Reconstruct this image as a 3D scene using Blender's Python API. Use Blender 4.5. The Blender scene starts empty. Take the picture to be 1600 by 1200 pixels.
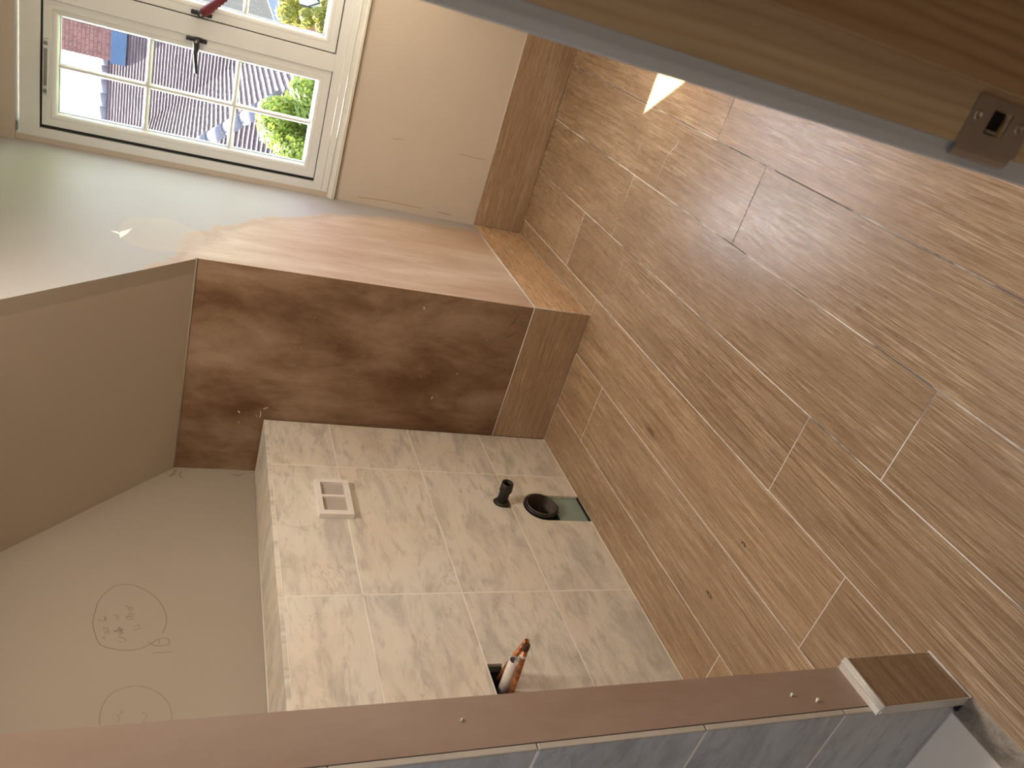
import bpy, bmesh, math, random
from mathutils import Vector, Matrix
random.seed(7)
PI = math.pi
sc = bpy.context.scene
COL = sc.collection

# ------------------------------------------------------------------ camera
# world: z up, floor z=0, x=0 dormer cheek, y=0 eaves wall, +y towards the window
CX, CY, CZ = 1.04563, -2.47834, 1.5
cam_d = bpy.data.cameras.new('camera')
cam = bpy.data.objects.new('camera', cam_d); COL.objects.link(cam)
R = ((0.28648663, -0.30352202, -0.90873527),
     (-0.84711413, -0.52334065, -0.0922617),
     (-0.44757465, 0.79623423, -0.40704789))
cam.matrix_world = Matrix(((R[0][0], -R[1][0], -R[2][0], CX),
                           (R[0][1], -R[1][1], -R[2][1], CY),
                           (R[0][2], -R[1][2], -R[2][2], CZ),
                           (0, 0, 0, 1)))
cam_d.sensor_width = 36.0
cam_d.lens = 1195.874 / 1600 * 36
cam_d.clip_start = 0.02; cam_d.clip_end = 300
cam_d.dof.use_dof = True
cam_d.dof.focus_distance = 2.7
cam_d.dof.aperture_fstop = 13.0
sc.camera = cam

# ------------------------------------------------------------------ sky, sun, exposure
sc.view_settings.view_transform = 'Standard'
sc.view_settings.look = 'None'
sc.view_settings.exposure = 1.02
sc.view_settings.gamma = 1.0
sc.view_settings.use_curve_mapping = False
SUN = Vector((-0.6186, 0.7655, 1.059)).normalized()
w = bpy.data.worlds.new('sky'); sc.world = w; w.use_nodes = True
nt = w.node_tree
sky = nt.nodes.new('ShaderNodeTexSky'); sky.sky_type = 'NISHITA'; sky.sun_disc = False
sky.sun_elevation = math.asin(SUN.z); sky.sun_rotation = math.atan2(SUN.x, SUN.y)
sky.air_density = 1.0; sky.dust_density = 1.5; sky.ozone_density = 1.0
bg = nt.nodes['Background']; bg.inputs['Strength'].default_value = 0.9
hs = nt.nodes.new('ShaderNodeHueSaturation'); hs.inputs['Saturation'].default_value = 0.45
nt.links.new(sky.outputs[0], hs.inputs['Color'])
wm = nt.nodes.new('ShaderNodeMix'); wm.data_type = 'RGBA'; wm.blend_type = 'MULTIPLY'; wm.inputs[0].default_value = 1.0
wm.inputs[7].default_value = (0.98, 0.97, 1.04, 1)          # thin bright haze over the whole sky
nt.links.new(hs.outputs[0], wm.inputs[6]); nt.links.new(wm.outputs[2], bg.inputs['Color'])
sl = bpy.data.lights.new('sun', 'SUN'); sl.energy = 26.0; sl.angle = math.radians(0.6); sl.color = (1.0, 0.93, 0.82)
so = bpy.data.objects.new('sun', sl); COL.objects.link(so)
so.rotation_euler = SUN.to_track_quat('Z', 'Y').to_euler()

def area(name, loc, aim, sx, sy, power, col):
    l = bpy.data.lights.new(name, 'AREA'); l.shape = 'RECTANGLE'; l.size = sx; l.size_y = sy
    l.energy = power; l.color = col
    o = bpy.data.objects.new(name, l); COL.objects.link(o); o.location = loc
    o.rotation_euler = (-Vector(aim)).to_track_quat('Z', 'Y').to_euler()
    return o
# portal in the window opening (guides sky sampling only)
pt = area('window_portal', (0.55, 1.0, 1.52), (0, -1, 0), 1.05, 1.15, 1, (1, 1, 1))
pt.data.cycles.is_portal = True
# unseen fill lamps added on the ceilings of room, shower and landing
area('room_fill', (0.45, -0.95, 2.33), (0, 0, -1), 0.30, 0.30, 11, (1.0, 0.87, 0.72))
area('shower_fill', (-0.30, -2.60, 2.33), (0, 0, -1), 0.16, 0.16, 4, (0.80, 0.88, 1.0))  # cool lamp standing in for bluish daylight on the partition tiles
area('landing_fill', (1.65, -2.50, 2.33), (0, 0, -1), 0.16, 0.16, 1.5, (1.0, 0.88, 0.72))

# ------------------------------------------------------------------ materials
def new_mat(name):
    m = bpy.data.materials.new(name); m.use_nodes = True
    nt = m.node_tree; b = nt.nodes['Principled BSDF']
    return m, nt, b
def N(nt, t, **kw):
    n = nt.nodes.new(t)
    for k, v in kw.items():
        if hasattr(n, k): setattr(n, k, v)
        else: n.inputs[k].default_value = v
    return n
def ramp(nt, src, stops, interp='LINEAR'):
    r = nt.nodes.new('ShaderNodeValToRGB'); r.color_ramp.interpolation = interp
    el = r.color_ramp.elements
    while len(el) > 1: el.remove(el[0])
    el[0].position = stops[0][0]; el[0].color = tuple(stops[0][1]) + (1,) if len(stops[0][1]) == 3 else stops[0][1]
    for p, c in stops[1:]:
        e = el.new(p); e.color = tuple(c) + (1,)
    nt.links.new(src, r.inputs[0]); return r.outputs[0]
def g(v): return (v, v, v)
def mix(nt, f, a, b, blend='MIX'):
    m = nt.nodes.new('ShaderNodeMix'); m.data_type = 'RGBA'; m.blend_type = blend
    if isinstance(f, (int, float)): m.inputs[0].default_value = f
    else: nt.links.new(f, m.inputs[0])
    for s, i in ((a, 6), (b, 7)):
        if isinstance(s, tuple): m.inputs[i].default_value = s + (1,) if len(s) == 3 else s
        else: nt.links.new(s, m.inputs[i])
    return m.outputs[2]
def math_(nt, op, a, b=None):
    m = nt.nodes.new('ShaderNodeMath'); m.operation = op
    for s, i in ((a, 0), (b, 1)):
        if s is None: continue
        if isinstance(s, (int, float)): m.inputs[i].default_value = s
        else: nt.links.new(s, m.inputs[i])
    return m.outputs[0]
def noise(nt, vec, scale, detail=4, rough=0.5, dist=0.0):
    n = N(nt, 'ShaderNodeTexNoise'); n.inputs['Scale'].default_value = scale
    n.inputs['Detail'].default_value = detail; n.inputs['Roughness'].default_value = rough
    n.inputs['Distortion'].default_value = dist
    if vec is not None: nt.links.new(vec, n.inputs['Vector'])
    return n.outputs['Fac']
def mapping(nt, vec, scale=(1, 1, 1), rot=(0, 0, 0), loc=(0, 0, 0)):
    m = N(nt, 'ShaderNodeMapping'); m.inputs['Scale'].default_value = scale
    m.inputs['Rotation'].default_value = rot; m.inputs['Location'].default_value = loc
    nt.links.new(vec, m.inputs['Vector']); return m.outputs[0]
def objvec(nt): return N(nt, 'ShaderNodeTexCoord').outputs['Object']
def uvrand(nt):
    """uv in metres, shifted by a random amount per piece"""
    uv = N(nt, 'ShaderNodeTexCoord').outputs['UV']
    oi = N(nt, 'ShaderNodeObjectInfo').outputs['Random']
    s = math_(nt, 'MULTIPLY', oi, 57.0)
    c = N(nt, 'ShaderNodeCombineXYZ'); nt.links.new(s, c.inputs[0]); nt.links.new(s, c.inputs[1]); nt.links.new(s, c.inputs[2])
    a = N(nt, 'ShaderNodeVectorMath', operation='ADD'); nt.links.new(uv, a.inputs[0]); nt.links.new(c.outputs[0], a.inputs[1])
    return a.outputs[0], oi
def bump(nt, b, h, strength=0.3, dist=0.002):
    n = N(nt, 'ShaderNodeBump'); n.inputs['Strength'].default_value = strength; n.inputs['Distance'].default_value = dist
    nt.links.new(h, n.inputs['Height']); nt.links.new(n.outputs[0], b.inputs['Normal'])

def mat_plain(name, col, rough=0.5, metal=0.0, var=0.06, scale=9, bmp=0.0, spec=0.5):
    m, nt, b = new_mat(name)
    f = noise(nt, objvec(nt), scale, 5, 0.6)
    c1 = tuple(max(0, c * (1 - var)) for c in col); c2 = tuple(min(1, c * (1 + var)) for c in col)
    nt.links.new(ramp(nt, f, [(0.3, c1), (0.7, c2)]), b.inputs['Base Color'])
    b.inputs['Roughness'].default_value = rough; b.inputs['Metallic'].default_value = metal
    b.inputs['Specular IOR Level'].default_value = spec
    if bmp: bump(nt, b, noise(nt, objvec(nt), scale * 12, 4, 0.6), bmp, 0.001)
    return m

def mat_woodtile(name='wood_effect_tile', gain=1.0):
    m, nt, b = new_mat(name)
    v, rnd = uvrand(nt)
    big = noise(nt, mapping(nt, v, (1.1, 7, 1)), 1.6, 3, 0.55, 0.4)
    base = ramp(nt, big, [(0.30, (0.30, 0.195, 0.115)), (0.5, (0.355, 0.240, 0.148)), (0.72, (0.41, 0.287, 0.185))])
    # cathedral figure
    wv = N(nt, 'ShaderNodeTexWave', wave_type='BANDS', bands_direction='Y')
    wv.inputs['Scale'].default_value = 3.2; wv.inputs['Distortion'].default_value = 9.0
    wv.inputs['Detail'].default_value = 3.0; wv.inputs['Detail Scale'].default_value = 0.6
    nt.links.new(mapping(nt, v, (0.35, 3.0, 1)), wv.inputs['Vector'])
    c = mix(nt, 0.14, base, ramp(nt, wv.outputs['Fac'], [(0.2, (0.23, 0.145, 0.08)), (0.8, (0.45, 0.32, 0.21))]))
    # fine dark grain and limed pores
    fine = noise(nt, mapping(nt, v, (1.0, 95, 1)), 3.0, 4, 0.6)
    c = mix(nt, ramp(nt, fine, [(0.46, g(0)), (0.66, g(0.72))]), c, (0.19, 0.11, 0.055))
    pores = noise(nt, mapping(nt, v, (2.0, 125, 1), loc=(3, 9, 0)), 3.4, 3, 0.6)
    pm = noise(nt, mapping(nt, v, (1.2, 5, 1), loc=(7, 1, 2)), 2.2, 2)
    pf = math_(nt, 'MULTIPLY', ramp(nt, pores, [(0.50, g(0)), (0.62, g(0.85))]), ramp(nt, pm, [(0.35, g(0.3)), (0.62, g(1))]))
    c = mix(nt, pf, c, (0.62, 0.47, 0.32))
    # sparse knots
    vo = N(nt, 'ShaderNodeTexVoronoi'); vo.inputs['Scale'].default_value = 1.0; vo.inputs['Randomness'].default_value = 1.0
    dv = N(nt, 'ShaderNodeVectorMath', operation='ADD')
    wob = N(nt, 'ShaderNodeTexNoise'); wob.inputs['Scale'].default_value = 6
    nt.links.new(v, wob.inputs['Vector'])
    ws = N(nt, 'ShaderNodeVectorMath', operation='SCALE'); ws.inputs['Scale'].default_value = 0.10
    nt.links.new(wob.outputs['Color'], ws.inputs[0])
    nt.links.new(mapping(nt, v, (1.3, 3.2, 1)), dv.inputs[0]); nt.links.new(ws.outputs[0], dv.inputs[1])
    nt.links.new(dv.outputs[0], vo.inputs['Vector'])
    k = ramp(nt, vo.outputs['Distance'], [(0.0, g(0.85)), (0.022, g(0.55)), (0.05, g(0.12)), (0.12, g(0))])
    c = mix(nt, k, c, (0.10, 0.055, 0.028))
    # tone of each plank
    if gain != 1.0: c = mix(nt, 1.0, c, (gain, gain * 0.98, gain * 0.93), 'MULTIPLY')  # gain puts light into the colour of the brighter copy
    tone = ramp(nt, rnd, [(0, (0.88, 0.87, 0.86)), (0.5, (1.0, 1.0, 1.0)), (1, (1.10, 1.08, 1.05))])
    c = mix(nt, 1.0, c, tone, 'MULTIPLY')
    nt.links.new(c, b.inputs['Base Color'])
    rr = noise(nt, mapping(nt, v, (6, 30, 1)), 3, 3)
    nt.links.new(ramp(nt, rr, [(0.3, g(0.22)), (0.7, g(0.34))]), b.inputs['Roughness'])
    b.inputs['Specular IOR Level'].default_value = 0.5
    h = math_(nt, 'ADD', fine, math_(nt, 'MULTIPLY', pores, 0.8))
    bump(nt, b, h, 0.16, 0.0010)
    return m

def mat_marble(name, base, veinc):
    m, nt, b = new_mat(name)
    v, rnd = uvrand(nt)
    d = mapping(nt, v, (1.0, 2.6, 1), (0, 0, 0.75))
    cl = noise(nt, d, 4.5, 6, 0.62, 0.6)
    c = ramp(nt, cl, [(0.36, tuple(x * 0.74 for x in base)), (0.52, base), (0.75, tuple(min(1, x * 1.07) for x in base))])
    warm = noise(nt, mapping(nt, v, (1, 1, 1), loc=(5, 5, 5)), 3.0, 3)
    c = mix(nt, ramp(nt, warm, [(0.42, g(0)), (0.70, g(0.6))]), c, (base[0] * 1.03, base[1] * 0.94, base[2] * 0.83))
    sp = noise(nt, mapping(nt, v, (1.2, 4.0, 1), (0, 0, 0.9), (2, 3, 1)), 9.0, 5, 0.6, 0.4)
    c = mix(nt, ramp(nt, sp, [(0.52, g(0)), (0.70, g(0.75))]), c, veinc)
    n1 = noise(nt, mapping(nt, v, (1, 1.8, 1), (0, 0, 0.6), (1, 7, 3)), 2.6, 5, 0.6, 0.7)
    r = math_(nt, 'ABSOLUTE', math_(nt, 'SUBTRACT', n1, 0.5))
    thin = ramp(nt, r, [(0.0, g(0.38)), (0.006, g(0.08)), (0.015, g(0))])
    gate = ramp(nt, noise(nt, v, 2.0, 2), [(0.45, g(0)), (0.6, g(1))])
    c = mix(nt, math_(nt, 'MULTIPLY', thin, gate), c, tuple(x * 0.7 for x in veinc))
    nt.links.new(c, b.inputs['Base Color'])
    b.inputs['Roughness'].default_value = 0.38; b.inputs['Specular IOR Level'].default_value = 0.4
    return m

def mat_paint(name, col, rough=0.6, var=0.03):
    m, nt, b = new_mat(name)
    o = objvec(nt)
    f = noise(nt, o, 2.2, 4, 0.55)
    c = ramp(nt, f, [(0.3, tuple(x * (1 - var) for x in col)), (0.7, tuple(min(1, x * (1 + var)) for x in col))])
    nt.links.new(c, b.inputs['Base Color']); b.inputs['Roughness'].default_value = rough
    b.inputs['Specular IOR Level'].default_value = 0.25
    bump(nt, b, noise(nt, o, 120, 3, 0.6), 0.06, 0.001)
    return m

def plaster_color(nt, o, dark, mid, light, trowel=(1.0, 1.0, 1.0)):
    a = noise(nt, mapping(nt, o, trowel, loc=(11, 17, 23)), 3.0, 7, 0.64, 0.25)
    c = ramp(nt, a, [(0.36, dark), (0.50, mid), (0.66, light)])
    s = noise(nt, mapping(nt, o, tuple(t * 2.6 for t in trowel), loc=(14, 22, 31)), 4.0, 6, 0.7, 0.3)
    c = mix(nt, ramp(nt, s, [(0.60, g(0)), (0.74, g(0.30))]), c, tuple(x * 0.68 for x in dark))
    s2 = noise(nt, mapping(nt, o, tuple(t * 1.6 for t in trowel), loc=(19, 12, 38)), 5.0, 7, 0.72, 0.35)
    c = mix(nt, ramp(nt, s2, [(0.60, g(0)), (0.78, g(0.35))]), c, tuple(min(1, x * 1.35) for x in light))
    return c

def mat_plaster(name, dark, mid, light, trowel=(1, 1, 1), rough=0.62):
    m, nt, b = new_mat(name)
    o = objvec(nt)
    c = plaster_color(nt, o, dark, mid, light, trowel)
    f = noise(nt, mapping(nt, o, loc=(3, 3, 3)), 26, 2, 0.5)
    c = mix(nt, ramp(nt, f, [(0.74, g(0)), (0.79, g(0.8))]), c, (0.75, 0.62, 0.50))
    nt.links.new(c, b.inputs['Base Color']); b.inputs['Roughness'].default_value = rough
    b.inputs['Specular IOR Level'].default_value = 0.3
    bump(nt, b, noise(nt, o, 40, 5, 0.65), 0.10, 0.002)
    return m

def mat_cheek():
    """cheek of the dormer: cream paint with a rounded patch of bare pink plaster low down"""
    m, nt, b = new_mat('cream_paint_with_bare_plaster_patch')
    o = objvec(nt)
    sp = N(nt, 'ShaderNodeSeparateXYZ'); nt.links.new(o, sp.inputs[0])
    y, z = sp.outputs[1], sp.outputs[2]
    def ell(cy, cz, ry, rz):
        a = math_(nt, 'POWER', math_(nt, 'DIVIDE', math_(nt, 'SUBTRACT', y, cy), ry), 2.0)
        c = math_(nt, 'POWER', math_(nt, 'DIVIDE', math_(nt, 'SUBTRACT', z, cz), rz), 2.0)
        return math_(nt, 'SQRT', math_(nt, 'ADD', a, c))
    wob = math_(nt, 'MULTIPLY', math_(nt, 'SUBTRACT', noise(nt, o, 5.5, 5, 0.6, 0.5), 0.5), 0.16)
    d = math_(nt, 'ADD', ell(-0.24, 0.30, 1.08, 1.28), wob)
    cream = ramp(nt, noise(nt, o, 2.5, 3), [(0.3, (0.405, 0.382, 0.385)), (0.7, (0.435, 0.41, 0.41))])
    pink = plaster_color(nt, o, (0.48, 0.325, 0.24), (0.57, 0.425, 0.33), (0.68, 0.565, 0.475), (1, 1.6, 0.45))
    # feathered brushed edge, deeper ring of damp
    streak = noise(nt, mapping(nt, o, (1, 3, 0.6)), 7, 6, 0.7, 1.4)
    dd = math_(nt, 'ADD', d, math_(nt, 'MULTIPLY', math_(nt, 'SUBTRACT', streak, 0.5), 0.055))
    f = ramp(nt, dd, [(0.93, g(1)), (1.00, g(0.45)), (1.09, g(0))])
    c = mix(nt, f, cream, pink)
    ring = ramp(nt, dd, [(0.945, g(0)), (0.975, g(0.85)), (1.0, g(0.40)), (1.03, g(0))])
    top = ramp(nt, z, [(0.75, g(0.15)), (1.2, g(1))])
    c = mix(nt, math_(nt, 'MULTIPLY', ring, top), c, (0.47, 0.32, 0.23))
    # faint smear above the patch
    d2 = math_(nt, 'ADD', ell(0.16, 1.57, 0.15, 0.14), math_(nt, 'MULTIPLY', wob, 3.5))
    c = mix(nt, ramp(nt, d2, [(0.6, g(0.35)), (0.93, g(0.45)), (1.12, g(0))]), c, (0.55, 0.45, 0.37))
    # orange stain towards the foot of the corner
    c = mix(nt, math_(nt, 'MULTIPLY', ramp(nt, ell(0.62, 0.50, 0.25, 0.42), [(0.5, g(0.4)), (1.0, g(0))]), ramp(nt, streak, [(0.4, g(0.2)), (0.6, g(1))])), c, (0.62, 0.44, 0.28))
    nt.links.new(c, b.inputs['Base Color']); b.inputs['Roughness'].default_value = 0.55
    b.inputs['Specular IOR Level'].default_value = 0.3
    bump(nt, b, streak, 0.10, 0.002)
    return m

def mat_pine(name, dark, light, horizontal=False):
    m, nt, b = new_mat(name)
    o = objvec(nt)
    wv = N(nt, 'ShaderNodeTexWave', wave_type='BANDS', bands_direction='X')
    wv.inputs['Scale'].default_value = 34; wv.inputs['Distortion'].default_value = 16.0
    wv.inputs['Detail'].default_value = 3; wv.inputs['Detail Scale'].default_value = 0.5
    nt.links.new(mapping(nt, o, (1, 1, 0.10), (0.0, 0.12, 0)), wv.inputs['Vector'])
    c = ramp(nt, wv.outputs['Fac'], [(0.1, light), (0.75, tuple((a + b_) / 2 for a, b_ in zip(dark, light))), (0.97, dark)])
    f = noise(nt, mapping(nt, o, (40, 40, 2)), 6, 4)
    c = mix(nt, ramp(nt, f, [(0.4, g(0)), (0.7, g(0.25))]), c, tuple(x * 0.75 for x in dark))
    nt.links.new(c, b.inputs['Base Color']); b.inputs['Roughness'].default_value = 0.45
    return m

def mat_grout(name, light, dark, sc_=7.0, thr=0.55):
    m, nt, b = new_mat(name)
    f = noise(nt, objvec(nt), sc_, 4, 0.6)
    if dark[0] < 0.3:      # dirt worked into the joints of the trafficked right-hand side
        sp = N(nt, 'ShaderNodeSeparateXYZ'); nt.links.new(objvec(nt), sp.inputs[0])
        f = math_(nt, 'ADD', f, math_(nt, 'MULTIPLY', math_(nt, 'SUBTRACT', sp.outputs[0], 0.35), 0.26))
    nt.links.new(ramp(nt, f, [(thr - 0.06, light), (thr + 0.06, dark)]), b.inputs['Base Color'])
    b.inputs['Roughness'].default_value = 0.85
    return m

def mat_glass():
    m, nt, b = new_mat('window_glass'); nt.nodes.remove(b)
    out = nt.nodes['Material Output']
    tr = N(nt, 'ShaderNodeBsdfTransparent'); tr.inputs[0].default_value = (0.95, 0.97, 0.96, 1)
    gl = N(nt, 'ShaderNodeBsdfGlossy'); gl.inputs['Roughness'].default_value = 0.02
    df = N(nt, 'ShaderNodeBsdfDiffuse'); df.inputs[0].default_value = (0.85, 0.85, 0.85, 1)
    lw = N(nt, 'ShaderNodeLayerWeight'); lw.inputs['Blend'].default_value = 0.5
    m1 = N(nt, 'ShaderNodeMixShader'); nt.links.new(math_(nt, 'ADD', math_(nt, 'MULTIPLY', math_(nt, 'POWER', lw.outputs['Facing'], 5.0), 0.5), 0.03), m1.inputs[0]); nt.links.new(tr.outputs[0], m1.inputs[1]); nt.links.new(gl.outputs[0], m1.inputs[2])
    vo = N(nt, 'ShaderNodeTexVoronoi'); vo.inputs['Scale'].default_value = 95
    nt.links.new(objvec(nt), vo.inputs['Vector'])
    f = ramp(nt, vo.outputs['Distance'], [(0.10, g(0.75)), (0.16, g(0))])
    gate = ramp(nt, noise(nt, objvec(nt), 4.5, 4), [(0.40, g(0)), (0.62, g(1))])
    m2 = N(nt, 'ShaderNodeMixShader'); nt.links.new(math_(nt, 'MULTIPLY', f, gate), m2.inputs[0])
    nt.links.new(m1.outputs[0], m2.inputs[1]); nt.links.new(df.outputs[0], m2.inputs[2])
    nt.links.new(m2.outputs[0], out.inputs[0])
    return m

def mat_emit(name, col, s):
    m, nt, b = new_mat(name)
    b.inputs['Emission Color'].default_value = col + (1,); b.inputs['Emission Strength'].default_value = s
    return m

def mat_copper():
    m, nt, b = new_mat('tarnished_copper')
    o = objvec(nt)
    f = noise(nt, o, 60, 5, 0.65)
    c = ramp(nt, f, [(0.32, (0.09, 0.035, 0.018)), (0.5, (0.40, 0.14, 0.05)), (0.68, (0.62, 0.27, 0.10))])
    nt.links.new(c, b.inputs['Base Color']); b.inputs['Metallic'].default_value = 0.55; b.inputs['Roughness'].default_value = 0.42
    return m

def mat_leaf(name, a, c):
    m, nt, b = new_mat(name)
    f = noise(nt, objvec(nt), 9, 5, 0.8)
    nt.links.new(ramp(nt, f, [(0.3, a), (0.7, c)]), b.inputs['Base Color']); b.inputs['Roughness'].default_value = 0.55
    out = nt.nodes['Material Output']; tl = N(nt, 'ShaderNodeBsdfTranslucent'); tl.inputs[0].default_value = c + (1,)
    ms = N(nt, 'ShaderNodeMixShader'); ms.inputs[0].default_value = 0.4
    nt.links.new(b.outputs[0], ms.inputs[1]); nt.links.new(tl.outputs[0], ms.inputs[2]); nt.links.new(ms.outputs[0], out.inputs[0])
    return m

M = {}
M['woodtile'] = mat_woodtile()
M['woodtile_lit'] = mat_woodtile('lit_wood_effect_tile', 1.5)  # brighter copy of the tile, bounced sunlight put into its colour
M['marble'] = mat_marble('white_marble', (0.76, 0.71, 0.63), (0.48, 0.44, 0.395))
M['marble_cool_lit'] = mat_marble('cool_lit_marble', (0.52, 0.54, 0.57), (0.30, 0.32, 0.36))  # darker marble copy with bluish daylight put into its colour
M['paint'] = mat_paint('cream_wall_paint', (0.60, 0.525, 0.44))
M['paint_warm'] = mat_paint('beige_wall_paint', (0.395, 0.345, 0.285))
M['ceiling'] = mat_paint('ceiling_paint', (0.50, 0.435, 0.355))
M['cheek'] = mat_cheek()
M['brown_plaster'] = mat_plaster('brown_damp_plaster', (0.135, 0.068, 0.034), (0.225, 0.138, 0.080), (0.34, 0.235, 0.16), (1.5, 1, 0.75))
M['pink_plaster'] = mat_plaster('pink_plaster', (0.40, 0.275, 0.215), (0.45, 0.335, 0.275), (0.50, 0.395, 0.335), (1, 1, 0.35))
M['upvc'] = mat_plain('white_window_plastic', (0.77, 0.79, 0.78), 0.32, 0, 0.02, 6)
M['board'] = mat_plain('painted_sill', (0.74, 0.72, 0.66), 0.45, 0, 0.05, 12)
M['black'] = mat_plain('black_plastic', (0.012, 0.011, 0.011), 0.38, 0, 0.2, 40)
M['seal'] = mat_plain('black_rubber_seal', (0.006, 0.006, 0.007), 0.6)
M['redtape'] = mat_plain('red_mesh_cord', (0.15, 0.012, 0.02), 0.6, 0, 0.35, 260, 0.5)
M['steel'] = mat_plain('brushed_steel', (0.42, 0.38, 0.34), 0.33, 0.9, 0.08, 30)
M['zinc'] = mat_plain('grey_zinc', (0.62, 0.62, 0.60), 0.35, 0.5, 0.1, 40)
M['screw'] = mat_plain('screw_metal', (0.5, 0.47, 0.42), 0.25, 1.0, 0.1, 60)
M['pvc'] = mat_plain('white_pipe_plastic', (0.72, 0.66, 0.63), 0.35, 0, 0.03, 20)
M['pvc_in'] = mat_plain('grey_pipe_bore', (0.26, 0.24, 0.27), 0.6)
M['rust_black'] = mat_plain('black_pipe_with_dust', (0.022, 0.018, 0.015), 0.5, 0, 0.7, 60, 0.3)
M['pipe_inside'] = mat_plain('brown_pipe_bore', (0.060, 0.042, 0.032), 0.6, 0, 0.4, 20)
M['copper'] = mat_copper()
M['foam'] = mat_plain('white_foam', (0.82, 0.78, 0.74), 0.75, 0, 0.03, 30, 0.2)
M['greenboard'] = mat_plain('green_moisture_board', (0.27, 0.34, 0.30), 0.7, 0, 0.06, 8)
M['void'] = mat_plain('dark_cavity', (0.01, 0.008, 0.007), 0.9)
M['grout_w'] = mat_grout('white_grout', (0.90, 0.86, 0.78), (0.84, 0.79, 0.70))
M['grout_f'] = mat_grout('floor_grout', (0.82, 0.79, 0.75), (0.16, 0.15, 0.15), 4.0, 0.56)
M['trim'] = mat_plain('white_tile_trim', (0.66, 0.62, 0.57), 0.35, 0.0, 0.08, 14)
M['arch'] = mat_paint('primed_white_architrave', (0.60, 0.61, 0.62), 0.5)
M['pine'] = mat_pine('pale_pine', (0.48, 0.325, 0.18), (0.56, 0.40, 0.235))
M['pine_dark'] = mat_pine('dark_pine', (0.30, 0.17, 0.075), (0.38, 0.23, 0.11))
M['tray'] = mat_paint('stone_shower_tray', (0.80, 0.74, 0.67), 0.5)
M['mortar'] = mat_plaster('rough_mortar', (0.12, 0.10, 0.09), (0.30, 0.26, 0.22), (0.50, 0.45, 0.40), (3, 3, 3), 0.9)
M['glass'] = mat_glass()
M['pencil'] = mat_plain('pencil_line', (0.22, 0.16, 0.11), 0.8)
M['filler'] = mat_plain('white_filler', (0.88, 0.87, 0.84), 0.5)
M['fill_glow'] = mat_emit('fill_lamp_diffuser', (1.0, 0.85, 0.65), 3.0)  # glowing face of the added fill lamps
M['rooftile'] = mat_plain('clay_roof_tile', (0.115, 0.088, 0.095), 0.85, 0, 0.22, 5, 0.0, 0.2)
M['ridge'] = mat_plain('grey_ridge_tile', (0.12, 0.12, 0.14), 0.8, 0, 0.12, 4, 0.0, 0.2)
M['lead'] = mat_plain('blue_grey_lead', (0.03, 0.07, 0.14), 0.6, 0.0, 0.15, 4)
M['leadlight'] = mat_plain('pale_lead_roof', (0.12, 0.15, 0.21), 0.6, 0.0, 0.1, 4)
M['render_wall'] = mat_plain('pale_render', (0.25, 0.23, 0.20), 0.9, 0, 0.05, 2)
M['brick'] = mat_plain('red_brick', (0.17, 0.075, 0.065), 0.9, 0, 0.35, 6)
M['brick_mortar'] = mat_plain('brick_mortar', (0.14, 0.11, 0.11), 0.9)
M['leaf'] = mat_leaf('green_leaf', (0.06, 0.12, 0.015), (0.27, 0.34, 0.04))
M['leafy'] = mat_leaf('yellow_leaf', (0.10, 0.13, 0.02), (0.34, 0.30, 0.05))
M['leafd'] = mat_leaf('dark_leaf', (0.02, 0.06, 0.02), (0.06, 0.13, 0.05))
M['bark'] = mat_plain('bark', (0.12, 0.09, 0.06), 0.9)
M['grass'] = mat_plain('lawn', (0.12, 0.20, 0.06), 0.95, 0, 0.4, 2)
M['darktimber'] = mat_plain('dark_timber', (0.03, 0.025, 0.03), 0.7)

# ------------------------------------------------------------------ mesh helpers
def wloc(p):
    v = Vector((0, 0, 0))
    while p is not None: v += p.location; p = p.parent
    return v
def obj(name, bm, mat, parent=None, smooth=False, kind=None):
    bmesh.ops.recalc_face_normals(bm, faces=bm.faces)
    off = wloc(parent)
    if off.length > 0: bmesh.ops.translate(bm, verts=bm.verts, vec=-off)
    me = bpy.data.meshes.new(name); bm.to_mesh(me); bm.free()
    if smooth:
        for p in me.polygons: p.use_smooth = True
    mats = mat if isinstance(mat, (list, tuple)) else [mat]
    for m in mats: me.materials.append(m)
    o = bpy.data.objects.new(name, me); COL.objects.link(o); o.parent = parent
    if kind: o['kind'] = kind
    return o
def struct(name, bm=None, mat=None, label=None):
    if bm is None:
        o = bpy.data.objects.new(name, None); COL.objects.link(o)
    else: o = obj(name, bm, mat)
    o['kind'] = 'structure'
    if label: o['label'] = label
    return o
def thing(name, loc, label, cat, group=None):
    o = bpy.data.objects.new(name, None); COL.objects.link(o); o.location = loc
    o.empty_display_size = 0.1
    o['label'] = label; o['category'] = cat
    if group: o['group'] = group
    return o
def tag(o, label, cat, group=None):
    o['label'] = label; o['category'] = cat
    if group: o['group'] = group
def recenter(o, loc):
    loc = Vector(loc); d = loc - o.location
    o.data.transform(Matrix.Translation(-d)); o.location = loc
def bx(x0, x1, y0, y1, z0, z1, bm=None, bev=0.0, mi=0):
    own = bmesh.new()
    vs = [own.verts.new((x, y, z)) for x in (x0, x1) for y in (y0, y1) for z in (z0, z1)]
    for f in ((0, 1, 3, 2), (4, 6, 7, 5), (0, 4, 5, 1), (2, 3, 7, 6), (0, 2, 6, 4), (1, 5, 7, 3)):
        own.faces.new([vs[i] for i in f])
    if bev: bmesh.ops.bevel(own, geom=own.edges[:], offset=bev, segments=1, affect='EDGES')
    for f in own.faces: f.material_index = mi
    if bm is None: return own
    merge(bm, own); return bm
def merge(bm, other):
    me = bpy.data.meshes.new('t'); other.to_mesh(me); other.free(); bm.from_mesh(me); bpy.data.meshes.remove(me)
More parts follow.
